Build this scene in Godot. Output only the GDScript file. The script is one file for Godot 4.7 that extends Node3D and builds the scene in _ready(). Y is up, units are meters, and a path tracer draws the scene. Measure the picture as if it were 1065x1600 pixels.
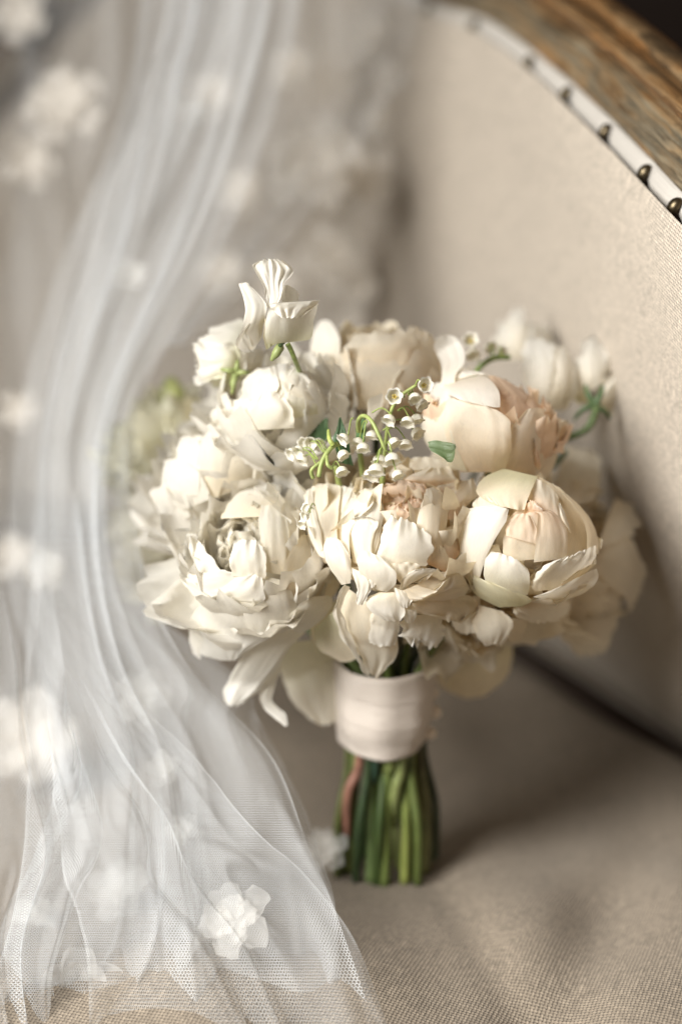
extends Node3D
# A bridal bouquet standing on a linen settee, a tulle veil hanging beside it.
# Photograph coordinates (1065 x 1600) plus a distance from the lens give places in the world.

const FPX := 3209.0
const PITCH := 25.0
var cam_at := Vector3(-0.02, 0.793, 1.127)
var fwd := Vector3(0, -sin(deg_to_rad(PITCH)), -cos(deg_to_rad(PITCH)))
var upv := Vector3(0, cos(deg_to_rad(PITCH)), -sin(deg_to_rad(PITCH)))
var rgt := Vector3(1, 0, 0)
var rng := RandomNumberGenerator.new()
var noise := FastNoiseLite.new()
var M := {}
var names := {}
# crop the petal outlines were read in, and the ball they lie on
var ox := 0.0
var oy := 0.0
var sc := 1.0
var bx := 0.0
var by := 0.0
var bd := 1.2
var br := 0.04

const WHITE := Color(0.91, 0.90, 0.86)
const IVORY := Color(0.91, 0.875, 0.785)
const CREAM := Color(0.90, 0.83, 0.69)
const BLUSH := Color(0.90, 0.745, 0.605)
const PEACH := Color(0.88, 0.64, 0.44)
const LIME := Color(0.80, 0.81, 0.60)

# ---------------------------------------------------------------- helpers
func at(px: float, py: float, d: float) -> Vector3:
	return cam_at + d * (fwd + rgt * ((px - 532.5) / FPX) - upv * ((py - 800.0) / FPX))

func cdir(r: float, u: float, t: float) -> Vector3:
	return (rgt * r + upv * u - fwd * t).normalized()

func on_height(px: float, py: float, y: float) -> Vector3:
	var p := at(px, py, 1.0) - cam_at
	return cam_at + p * ((y - cam_at.y) / p.y)

func numbered(parent: Node, called: String) -> String:
	var key := str(parent.get_instance_id()) + called
	var n: int = names.get(key, 0)
	names[key] = n + 1
	return called if n == 0 else "%s_%03d" % [called, n]

func thing(called: String, label: String, category: String, where := Vector3.ZERO, group := "") -> Node3D:
	var o := Node3D.new()
	o.name = numbered(self, called)
	add_child(o)
	o.position = where
	o.set_meta("label", label)
	o.set_meta("category", category)
	if group:
		o.set_meta("group", group)
	return o

func origin_of(parent: Node) -> Vector3:
	var p := Vector3.ZERO
	var n := parent
	while n is Node3D and n != self:
		p += n.position
		n = n.get_parent()
	return p

func part(parent: Node, called: String, mesh: Mesh, mat: Material, label := "") -> MeshInstance3D:
	# meshes are made in world coordinates, then moved into the axes of their thing
	var o := MeshInstance3D.new()
	o.mesh = mesh
	o.material_override = mat
	o.name = numbered(parent, called)
	parent.add_child(o)
	o.position = -origin_of(parent)
	if label:
		o.set_meta("label", label)
	return o

func grid(p: PackedVector3Array, nu: int, nv: int, uv: PackedVector2Array, col := PackedColorArray(), wrap := false) -> ArrayMesh:
	var nrm := PackedVector3Array()
	nrm.resize(p.size())
	for j in nv:
		for i in nu:
			var i0 := maxi(i - 1, 0)
			var i1 := mini(i + 1, nu - 1)
			if wrap and (i == 0 or i == nu - 1):
				i0 = nu - 2
				i1 = 1
			var j0 := maxi(j - 1, 0)
			var j1 := mini(j + 1, nv - 1)
			var du := p[j * nu + i1] - p[j * nu + i0]
			var dv := p[j1 * nu + i] - p[j0 * nu + i]
			if du.length_squared() < 1e-14:
				var jj := j + 1 if j == 0 else j - 1
				du = p[jj * nu + i1] - p[jj * nu + i0]
			var n := du.cross(dv)
			nrm[j * nu + i] = n.normalized() if n.length_squared() > 1e-20 else Vector3.UP
	var idx := PackedInt32Array()
	for j in nv - 1:
		for i in nu - 1:
			var a := j * nu + i
			idx.append_array([a, a + nu, a + 1, a + 1, a + nu, a + nu + 1])
	var arr := []
	arr.resize(Mesh.ARRAY_MAX)
	arr[Mesh.ARRAY_VERTEX] = p
	arr[Mesh.ARRAY_NORMAL] = nrm
	arr[Mesh.ARRAY_TEX_UV] = uv
	if col.size():
		arr[Mesh.ARRAY_COLOR] = col
	arr[Mesh.ARRAY_INDEX] = idx
	var m := ArrayMesh.new()
	m.add_surface_from_arrays(Mesh.PRIMITIVE_TRIANGLES, arr)
	return m

func cat(a: float, b: float, c: float, d: float, t: float) -> float:
	return 0.5 * (2.0 * b + (c - a) * t + (2.0 * a - 5.0 * b + 4.0 * c - d) * t * t + (3.0 * b - a - 3.0 * c + d) * t * t * t)

func row_at(S: Array, v: float) -> Array:
	# a smooth row through a list of rows of numbers, v from 0 to 1
	var t := v * (S.size() - 1)
	var k := clampi(int(floor(t)), 0, S.size() - 2)
	var f := t - k
	var a: Array = S[maxi(k - 1, 0)]
	var b: Array = S[k]
	var c: Array = S[k + 1]
	var d: Array = S[mini(k + 2, S.size() - 1)]
	var out := []
	for i in b.size():
		out.append(cat(a[i], b[i], c[i], d[i], f))
	return out

func tube(path: PackedVector3Array, radii: Array, sides := 8, col := PackedColorArray()) -> ArrayMesh:
	var n := path.size()
	var p := PackedVector3Array()
	var uv := PackedVector2Array()
	var cc := PackedColorArray()
	var side := Vector3.ZERO
	var rows := n + 2
	for jj in rows:
		var j := clampi(jj - 1, 0, n - 1)
		var t := (path[mini(j + 1, n - 1)] - path[maxi(j - 1, 0)]).normalized()
		if side == Vector3.ZERO:
			side = t.cross(Vector3(0.31, 0.2, 0.9)).normalized()
		side = (side - t * side.dot(t)).normalized()
		var b := t.cross(side)
		var r: float = radii[0] if radii.size() == 1 else lerpf(radii[0], radii[1], float(j) / (n - 1)) if radii.size() == 2 else radii[j]
		if jj == 0 or jj == rows - 1:
			r *= 0.02
		for i in sides + 1:
			var a := TAU * i / sides
			p.append(path[j] + (side * cos(a) + b * sin(a)) * r)
			uv.append(Vector2(float(i) / sides, float(j) * 0.2))
			if col.size():
				cc.append(col[j])
	return grid(p, sides + 1, rows, uv, cc, true)

func curve(pts: Array, n := 16) -> PackedVector3Array:
	var S := []
	for q in pts:
		S.append([q.x, q.y, q.z])
	var out := PackedVector3Array()
	for k in n:
		var r := row_at(S, float(k) / (n - 1))
		out.append(Vector3(r[0], r[1], r[2]))
	return out

# ---------------------------------------------------------------- materials
func tex(w: int, h: int, f: Callable) -> ImageTexture:
	var bytes := PackedByteArray()
	bytes.resize(w * h * 3)
	for y in h:
		for x in w:
			var c: Color = f.call(x, y)
			var k := (y * w + x) * 3
			bytes[k] = int(clampf(c.r, 0, 1) * 255.0)
			bytes[k + 1] = int(clampf(c.g, 0, 1) * 255.0)
			bytes[k + 2] = int(clampf(c.b, 0, 1) * 255.0)
	return ImageTexture.create_from_image(Image.create_from_data(w, h, false, Image.FORMAT_RGB8, bytes))

func tile_noise(n: FastNoiseLite, x: float, y: float, w: float, h: float, fx: float, fy: float) -> float:
	# noise that repeats without a seam
	var a := TAU * x / w
	var b := TAU * y / h
	return n.get_noise_3d(cos(a) * fx + cos(b) * fy * 0.37, sin(a) * fx + sin(b) * fy * 0.61, cos(b) * fy + sin(b) * fy * 0.5 + 7.0)

func make_materials() -> void:
	var n := FastNoiseLite.new()
	n.seed = 5
	n.frequency = 1.0
	# petals: fine veins that fan out along the length
	var veins := tex(256, 256, func(x, y):
		var a := n.get_noise_2d(x * 0.16 + 2.0 * n.get_noise_2d(x * 0.01, y * 0.02), y * 0.006)
		var b := n.get_noise_2d(x * 0.05 + 40.0, y * 0.012)
		var c := n.get_noise_2d(x * 0.09, y * 0.09 + 90.0)
		var g := 0.5 + 0.28 * a + 0.22 * b + 0.07 * c
		return Color(g, g, g))
	var tint := tex(256, 256, func(x, y):
		var a := n.get_noise_2d(x * 0.20 + 3.0 * n.get_noise_2d(x * 0.01, y * 0.03) + 300.0, y * 0.008)
		var b := n.get_noise_2d(x * 0.018 + 70.0, y * 0.02)
		var g := clampf(0.985 + 0.035 * a + 0.02 * b, 0, 1)
		var spot := smoothstep(0.66, 0.74, n.get_noise_2d(x * 0.05 + 500.0, y * 0.06)) * 0.35
		return Color(g, g * 0.995, g * 0.98).lerp(Color(0.80, 0.66, 0.42), spot))
	var m := StandardMaterial3D.new()
	m.albedo_texture = tint
	m.vertex_color_use_as_albedo = true
	m.roughness = 0.5
	m.metallic_specular = 0.25
	m.heightmap_enabled = true
	m.heightmap_texture = veins
	m.heightmap_scale = 0.011
	m.backlight_enabled = true
	m.backlight = Color(0.96, 0.915, 0.83)
	M.petal = m
	var wp := m.duplicate()
	wp.backlight = Color(0.96, 0.945, 0.915)
	M.white_petal = wp
	var s := m.duplicate()
	s.backlight = Color(0.85, 0.83, 0.76)
	s.roughness = 0.6
	M.soft_petal = s
	# greens
	var g := StandardMaterial3D.new()
	g.vertex_color_use_as_albedo = true
	g.roughness = 0.42
	g.metallic_specular = 0.45
	M.stem = g
	var lf := g.duplicate()
	lf.heightmap_enabled = true
	lf.heightmap_texture = veins
	lf.heightmap_scale = 0.03
	lf.backlight_enabled = true
	lf.backlight = Color(0.25, 0.32, 0.12)
	M.leaf = lf
	# linen: a plain weave with slubs, 48 threads to a tile
	var wn := FastNoiseLite.new()
	wn.seed = 11
	wn.frequency = 1.0
	var W := 768
	var T := 48
	var per := float(W) / T
	var slub := func(k: int, y: float) -> float: return wn.get_noise_2d(k * 13.7, 3.0 * sin(TAU * y / W) + 9.0 * cos(TAU * y / W))
	var weave := func(x: int, y: int) -> float:
		var i := int(x / per)
		var j := int(y / per)
		var fx := x / per - i - 0.5
		var fy := y / per - j - 0.5
		var ww: float = 0.42 + 0.10 * slub.call(i, y)
		var wh: float = 0.42 + 0.10 * slub.call(j + 100, x)
		var over := (i + j) % 2 == 0
		var a := sqrt(maxf(0.0, 1.0 - pow(fx / ww, 2.0))) * (0.62 + (0.38 if over else -0.3) * cos(PI * fy))
		var b := sqrt(maxf(0.0, 1.0 - pow(fy / wh, 2.0))) * (0.62 + (-0.3 if over else 0.38) * cos(PI * fx))
		return maxf(a, b)
	var hgt := tex(W, W, func(x, y):
		var v: float = weave.call(x, y)
		return Color(v, v, v))
	var alb := tex(W, W, func(x, y):
		var i := int(x / per)
		var j := int(y / per)
		var v: float = weave.call(x, y)
		var tone := 0.80 + 0.11 * float(slub.call(i + 7, y * 1.0)) + 0.11 * float(slub.call(j + 300, x * 1.0)) + 0.04 * tile_noise(wn, x, y, W, W, 2.0, 2.0)
		var k := 0.58 + 0.42 * smoothstep(0.1, 0.75, v)
		return Color(0.865, 0.815, 0.75) * tone * k * 1.12)
	var l := StandardMaterial3D.new()
	l.albedo_texture = alb
	l.heightmap_enabled = true
	l.heightmap_texture = hgt
	l.heightmap_scale = 0.06
	l.roughness = 0.9
	l.metallic_specular = 0.2
	l.rim_enabled = true
	l.rim = 0.25
	M.linen = l
	var seat := l.duplicate()
	seat.albedo_color = Color(0.745, 0.73, 0.71)
	M.seat = seat
	var gimp := l.duplicate()
	gimp.albedo_color = Color(1, 1, 1)
	gimp.albedo_texture = null
	gimp.albedo_color = Color(0.74, 0.72, 0.69)
	M.gimp = gimp
	# weathered oak, grain along v
	var on := FastNoiseLite.new()
	on.seed = 23
	on.frequency = 1.0
	var oak := tex(256, 1024, func(x, y):
		var warp := 4.0 * on.get_noise_2d(x * 0.012, y * 0.0012)
		var grain := on.get_noise_2d(x * 0.10 + warp, y * 0.0014)
		var fine := on.get_noise_2d(x * 0.5 + warp, y * 0.006 + 50.0)
		var streak := on.get_noise_2d(x * 0.03 + 30.0 + warp * 0.4, y * 0.0016 + 9.0)
		var ridge := smoothstep(84.0, 100.0, float(x))
		var c := Color(0.52, 0.45, 0.345).lerp(Color(0.60, 0.42, 0.235), clampf(0.25 + 0.6 * streak + 0.5 * ridge, 0, 1))
		c = c.lerp(Color(0.46, 0.45, 0.40), clampf(0.30 - 0.8 * streak + 0.4 * grain, 0, 0.7) * (1.0 - 0.7 * ridge))
		c = c.darkened(clampf(0.20 - 0.55 * grain - 0.30 * fine, 0, 0.62))
		var crack := smoothstep(0.52, 0.64, on.get_noise_2d(x * 0.12 + warp * 1.3, y * 0.002 + 200.0))
		return c.lerp(Color(0.13, 0.11, 0.10), crack * 0.7))
	var w := StandardMaterial3D.new()
	w.albedo_texture = oak
	w.roughness = 0.5
	w.metallic_specular = 0.4
	w.heightmap_enabled = true
	w.heightmap_texture = oak
	w.heightmap_scale = 0.03
	M.oak = w
	var nail := StandardMaterial3D.new()
	nail.albedo_color = Color(0.36, 0.32, 0.25)
	nail.metallic = 0.9
	nail.roughness = 0.35
	M.nail = nail
	# tulle: a hexagon net; the holes let the light through
	var tw := 256
	var timg := Image.create(tw, tw, false, Image.FORMAT_RGBA8)
	var cells := 16
	for y in tw:
		for x in tw:
			var p := Vector2(float(x) / tw * cells, float(y) / tw * cells * 1.0)
			var best := 9.0
			var second := 9.0
			for dj in range(-2, 3):
				for di in range(-2, 3):
					var j := int(floor(p.y)) + dj
					var i := int(floor(p.x)) + di
					var q := Vector2(i + (0.5 if posmod(j, 2) else 0.0), j)
					var e := p - q
					var dist := Vector2(e.x, e.y * 0.9).length()
					if dist < best:
						second = best
						best = dist
					elif dist < second:
						second = dist
			var edge := 1.0 - smoothstep(0.06, 0.26, second - best)
			timg.set_pixel(x, y, Color(1, 1, 1, 0.10 + 0.90 * edge))
	var t := StandardMaterial3D.new()
	t.transparency = BaseMaterial3D.TRANSPARENCY_ALPHA
	t.albedo_texture = ImageTexture.create_from_image(timg)
	t.albedo_color = Color(0.955, 0.97, 0.985)
	t.vertex_color_use_as_albedo = true
	t.roughness = 0.8
	t.metallic_specular = 0.3
	t.backlight_enabled = true
	t.backlight = Color(0.9, 0.9, 0.9)
	M.tulle = t
	var org := StandardMaterial3D.new()
	org.transparency = BaseMaterial3D.TRANSPARENCY_ALPHA
	org.albedo_color = Color(0.96, 0.955, 0.94, 0.31)
	org.roughness = 0.7
	org.backlight_enabled = true
	org.backlight = Color(0.85, 0.84, 0.82)
	M.organza = org
	var orf := org.duplicate()
	orf.albedo_color = Color(0.95, 0.93, 0.90, 0.5)
	M.organza_far = orf
	var cut := StandardMaterial3D.new()
	cut.albedo_color = Color(0.66, 0.66, 0.44)
	cut.roughness = 0.7
	M.cut = cut
	var sat := StandardMaterial3D.new()
	sat.albedo_color = Color(0.84, 0.80, 0.76)
	sat.roughness = 0.45
	sat.heightmap_enabled = true
	sat.heightmap_texture = veins
	sat.heightmap_scale = 0.06
	sat.uv1_scale = Vector3(1, 1, 1)
	sat.metallic_specular = 0.5
	sat.rim_enabled = true
	sat.rim = 0.3
	M.satin = sat
	var pearl := StandardMaterial3D.new()
	pearl.albedo_color = Color(0.93, 0.88, 0.82)
	pearl.roughness = 0.2
	pearl.clearcoat_enabled = true
	pearl.clearcoat = 0.6
	M.pearl = pearl
	var wall := StandardMaterial3D.new()
	wall.albedo_color = Color(0.42, 0.42, 0.40)
	wall.roughness = 0.9
	M.wall = wall
	var dark := StandardMaterial3D.new()
	dark.albedo_color = Color(0.15, 0.10, 0.075)
	dark.roughness = 0.6
	M.dark = dark

# ---------------------------------------------------------------- petals
func ball(px: float, py: float, d: float, r_px: float) -> void:
	bx = px
	by = py
	bd = d
	br = r_px

func crop(x0: float, y0: float, s: float) -> void:
	ox = x0
	oy = y0
	sc = s

func ball_depth(px: float, py: float) -> float:
	var t := Vector2(px - bx, py - by).length() / br
	var g := sqrt(1.0 - t * t) if t < 0.92 else maxf(0.392 - (t - 0.92) * 1.3, -0.5)
	return bd - br * bd / FPX * g

# a petal through rows [xL, yL, liftL, xR, yR, liftR] from its base to its tip; lift in mm off the ball
func petal(parent: Node, S: Array, o := {}) -> MeshInstance3D:
	var nu: int = o.get("nu", 19)
	var nv: int = o.get("nv", 22)
	var bulge: float = 0.45 * o.get("bulge", 3.0)
	var arch: float = o.get("arch", 0.0)
	var jag: float = o.get("jag", 3.0)
	var ruf: float = 0.75 * o.get("ruffle", 1.0)
	var cr: float = 0.55 * o.get("crinkle", 1.0)
	var roll: float = o.get("roll", 0.0)
	var eroll: float = o.get("edge", 0.0)
	var c0: Color = o.get("c0", IVORY)
	var c1: Color = o.get("c1", WHITE)
	var sd := rng.randf() * 900.0
	var p := PackedVector3Array()
	var uv := PackedVector2Array()
	var col := PackedColorArray()
	for j in nv:
		var v := float(j) / (nv - 1)
		var r := row_at(S, v)
		var r2 := row_at(S, maxf(v - 0.04, 0.0))
		var r3 := row_at(S, minf(v + 0.04, 1.0))
		var along := Vector2(r3[0] + r3[3] - r2[0] - r2[3], r3[1] + r3[4] - r2[1] - r2[4]).normalized()
		var wfac := clampf(Vector2(r[3] - r[0], r[4] - r[1]).length() / sc / 48.0, 0.25, 1.15)
		for i in nu:
			var u := 2.0 * i / (nu - 1) - 1.0
			var q := Vector2(lerpf(r[0], r[3], (u + 1) / 2), lerpf(r[1], r[4], (u + 1) / 2))
			var tipw := smoothstep(0.45, 1.0, v)
			var edgew := maxf(tipw, absf(u) * absf(u) * smoothstep(0.0, 0.3, v))
			q += along * (arch * (1.0 - u * u) * v * v + jag * tipw * tipw * (noise.get_noise_2d(u * 60.0 + sd, 3.0) * 1.2 + noise.get_noise_2d(u * 190.0 + sd, 30.0) * 0.8))
			q -= along * (float(o.get("corner", 0.06)) * wfac * 48.0 * sc * pow(absf(u), 4.0) * smoothstep(0.5, 1.0, v))
			q += Vector2(-along.y, along.x) * (jag * 0.7 * absf(u) * u * u * noise.get_noise_2d(v * 90.0 + sd + 50.0, u * 3.0))
			var lift := lerpf(r[2], r[5], (u + 1) / 2) + bulge * minf(wfac, 1.0) * (1.0 - u * u) * (0.4 + 0.6 * sin(PI * minf(v, 0.9)))
			lift += roll * pow(smoothstep(0.72, 1.0, v), 1.5) + eroll * pow(absf(u), 5.0)
			lift += float(o.get("pleat", 0.0)) * sin(u * 15.0 + sd + 2.0 * noise.get_noise_2d(u * 40.0, sd)) * v * v * (1.0 - 0.4 * u * u)
			lift += ruf * wfac * edgew * (noise.get_noise_3d(u * 42.0 + sd, v * 26.0, sd) * 1.9 + 0.22 * noise.get_noise_3d(u * 130.0 + sd, v * 40.0, sd + 9.0))
			lift += cr * (0.9 * noise.get_noise_3d(u * 26.0 + sd, v * 26.0, 40.0) + 0.14 * noise.get_noise_3d(u * 110.0 + sd, v * 22.0, 70.0))
			var px := ox + q.x / sc
			var py := oy + q.y / sc
			p.append(at(px, py, ball_depth(px, py) - lift * 0.001))
			uv.append(Vector2(u * (0.25 + 0.25 * v) + 0.5 + sd, v * 0.9))
			var k := smoothstep(0.0, 0.8, v)
			col.append(c0.lerp(c1, k) * (1.0 + 0.025 * noise.get_noise_2d(sd, v * 20.0)))
	return part(parent, o.get("called", "petal"), grid(p, nu, nv, uv, col), o.get("mat", M.white_petal if c1.b > 0.84 else M.petal), o.get("label", ""))

# a petal that grows from the base of a flower
func grown(parent: Node, base: Vector3, axis: Vector3, phi: float, L: Dictionary, R: float) -> void:
	var nu: int = L.get("nu", 13)
	var nv: int = L.get("nv", 13)
	var x := axis.cross(Vector3(0.3, 0.1, 0.95)).normalized()
	var y := axis.cross(x)
	var er := x * cos(phi) + y * sin(phi)
	var et := -x * sin(phi) + y * cos(phi)
	var jit: float = L.get("jit", 0.12)
	var ln: float = L.len * R * rng.randf_range(1.0 - jit, 1.0 + jit)
	var wd: float = L.wid * R * rng.randf_range(1.0 - jit, 1.0 + jit)
	var rho: float = L.rho * R
	var t0: float = deg_to_rad(L.t0 + rng.randf_range(-6, 6))
	var t1: float = deg_to_rad(L.t1 + rng.randf_range(-8, 8))
	var t2: float = deg_to_rad(L.t2 + rng.randf_range(-14, 14))
	var ruf: float = L.get("ruffle", 0.05) * R
	var tw := rng.randf_range(-0.25, 0.25)
	var sd := rng.randf() * 900.0
	var c0: Color = L.c0
	var c1: Color = L.c1
	var p := PackedVector3Array()
	var uv := PackedVector2Array()
	var col := PackedColorArray()
	for j in nv:
		var v := float(j) / (nv - 1)
		for i in nu:
			var u := 2.0 * i / (nu - 1) - 1.0
			var s := v * (1.0 - 0.33 * pow(absf(u), 2.7) * v) * (1.0 + 0.09 * v * noise.get_noise_2d(u * 40.0 + sd, 1.0) + 0.05 * v * noise.get_noise_2d(u * 150.0 + sd, 8.0))
			# the middle line bends from t0 to t2; summed in steps
			var r := 0.0
			var z := 0.0
			var steps := 6
			var th := t0
			for k in steps:
				var q := s * (k + 0.5) / steps
				th = lerpf(lerpf(t0, t1, q), lerpf(t1, t2, q), q)
				r += sin(th) * ln * s / steps
				z += cos(th) * ln * s / steps
			th = lerpf(lerpf(t0, t1, s), lerpf(t1, t2, s), s)
			var w := 1.18 * wd * (0.22 + 0.78 * sin(PI * 0.5 * minf(1.0, v / 0.62))) * (1.0 - 0.25 * pow(maxf(0.0, (v - 0.62) / 0.38), 2.0))
			var psi := u * w / rho + tw * v
			var nr := Vector2(cos(th), -sin(th))    # outward across the petal
			var e := ruf * v * v * (0.35 + 0.65 * absf(u)) * (1.7 * noise.get_noise_2d(u * 36.0 + sd, v * 26.0) + 0.3 * noise.get_noise_2d(u * 110.0 + sd, v * 40.0 + 77.0))
			e += R * 0.035 * noise.get_noise_3d(u * 28.0 + sd, v * 28.0, sd)
			var rr := r - rho * (1.0 - cos(psi)) + nr.x * e
			var zz := z + nr.y * e
			p.append(base + er * rr + et * (rho * sin(psi)) + axis * zz)
			uv.append(Vector2(u * (0.2 + 0.3 * v) + 0.5 + sd, v * 0.9))
			col.append(c0.lerp(c1, smoothstep(0.1, 0.85, v)) * (1.0 + 0.03 * noise.get_noise_2d(sd, 5.0)))
	part(parent, "petal", grid(p, nu, nv, uv, col), M.white_petal if c1.b > 0.84 else M.petal)

func bloom(parent: Node, c: Vector3, axis: Vector3, R: float, layers: Array) -> void:
	axis = axis.normalized()
	var base := c - axis * R * 0.75
	var off := rng.randf() * TAU
	for L in layers:
		for k in int(L.n):
			grown(parent, base + axis * R * float(L.get("up", 0.0)), axis, off + TAU * (k + rng.randf_range(-0.22, 0.22)) / L.n, L, R)
		off += 2.4

func full_layers(tip: Color, mid: Color, heart: Color, open := 0.0) -> Array:
	return [
		{"n": 9, "len": 0.75, "wid": 0.30, "rho": 0.5, "t0": 8, "t1": 4, "t2": -22, "up": 0.35, "ruffle": 0.16, "c0": heart, "c1": heart.lerp(mid, 0.5)},
		{"n": 12, "len": 1.05, "wid": 0.40, "rho": 0.6, "t0": 26, "t1": 10, "t2": -30 + open * 14, "up": 0.22, "ruffle": 0.15, "c0": heart, "c1": mid},
		{"n": 12, "len": 1.35, "wid": 0.52, "rho": 0.72, "t0": 48, "t1": 18, "t2": -34 + open * 22, "up": 0.12, "ruffle": 0.13, "c0": heart.lerp(mid, 0.5), "c1": mid},
		{"n": 11, "len": 1.62, "wid": 0.66, "rho": 0.85, "t0": 68, "t1": 26, "t2": -30 + open * 34, "up": 0.05, "ruffle": 0.11, "c0": mid, "c1": tip},
		{"n": 10, "len": 1.80, "wid": 0.78, "rho": 0.98, "t0": 84, "t1": 36, "t2": -18 + open * 44, "ruffle": 0.10, "c0": mid, "c1": tip},
		{"n": 9, "len": 1.85, "wid": 0.85, "rho": 1.1, "t0": 92, "t1": 56, "t2": 12 + open * 50, "ruffle": 0.12, "c0": mid, "c1": tip},
	]

func stem(parent: Node, c: Vector3, axis: Vector3, R: float, neck: Vector2, foot: Vector3, r: float, c_up: Color, c_low := Color(-1, 0, 0)) -> void:
	if c_low.r < 0:
		c_low = c_up
	var pts := [c - axis * R * 0.7, (c - axis * R * 1.3).lerp(Vector3(neck.x * 1.4, 0.2, neck.y * 1.4), 0.45), Vector3(0.008 + neck.x, 0.150, neck.y), Vector3(0.008 + neck.x * 0.85, 0.10, neck.y * 0.85), (foot + Vector3(0.008 + neck.x * 0.9, 0.1, neck.y * 0.9)) * 0.5, foot]
	var path := curve(pts, 26)
	var cols := PackedColorArray()
	for k in 26:
		cols.append(c_up.lerp(c_low, smoothstep(0.55, 1.0, k / 25.0)) * (0.9 + 0.25 * noise.get_noise_2d(k * 9.0, foot.x * 9000.0)))
	part(parent, "stem", tube(path, [r * 0.85, r], 9, cols), M.stem)

# ---------------------------------------------------------------- lily of the valley
func bell(parent: Node, px: float, py: float, d: float, dir: Vector3, s: float, from: Vector3, heart := false) -> void:
	dir = dir.normalized()
	var c := at(px, py, d)
	var top := c - dir * s * 0.75
	var x := dir.cross(Vector3(0.21, 0.33, 0.9)).normalized()
	var y := dir.cross(x)
	var nu := 31
	var nv := 13
	var p := PackedVector3Array()
	var uv := PackedVector2Array()
	var col := PackedColorArray()
	var ph := rng.randf() * TAU
	for j in nv:
		var v := float(j) / (nv - 1)
		for i in nu:
			var a := TAU * i / (nu - 1) + ph
			var lobe := pow(absf(cos(3.0 * a)), 0.7)
			var r := pow(sin(minf(v * 2.0, 1.0) * PI * 0.5), 0.75) * (1.0 + 0.04 * cos(6.0 * a) * v)
			var z := v * 1.75
			if v > 0.66:
				var f := (v - 0.66) / 0.34
				r += f * f * (0.02 + 0.26 * lobe) - 0.10 * sin(PI * f)
				z = 1.155 + f * (0.34 + 0.16 * lobe) - f * f * (0.06 + 0.10 * lobe)
			p.append(top + (x * cos(a) + y * sin(a)) * r * s + dir * z * s)
			uv.append(Vector2(float(i) / nu, v))
			col.append(Color(0.85, 0.84, 0.76).lerp(Color(0.88, 0.875, 0.85), v))
	var b := part(parent, "bell", grid(p, nu, nv, uv, col, true), M.soft_petal)
	var green := Color(0.26, 0.33, 0.09)
	var gc := PackedColorArray()
	for k in 10:
		gc.append(green)
	var mid := (from + top) * 0.5 + upv * s * 0.9
	part(b, "pedicel", tube(curve([from, mid, top + dir * s * 0.05], 10), [s * 0.14, s * 0.11], 6, gc), M.stem)
	if heart:
		for k in 5:
			var a := TAU * k / 5
			var h := top + dir * s * 0.75 + (x * cos(a) + y * sin(a)) * s * 0.27
			var yc := PackedColorArray()
			for q in 4:
				yc.append(Color(0.55, 0.42, 0.08))
			part(b, "anther", tube(curve([top + dir * s * 0.3, h - dir * s * 0.1, h, h + dir * s * 0.14], 4), [s * 0.08, s * 0.12], 6, yc), M.stem)

func green_tube(parent: Node, called: String, pts: Array, r: Array, c: Color, n := 18) -> void:
	var gc := PackedColorArray()
	for k in n:
		gc.append(c * (0.92 + 0.2 * noise.get_noise_2d(k * 11.0, r[0] * 90000.0)))
	part(parent, called, tube(curve(pts, n), r, 8, gc), M.stem)

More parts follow.
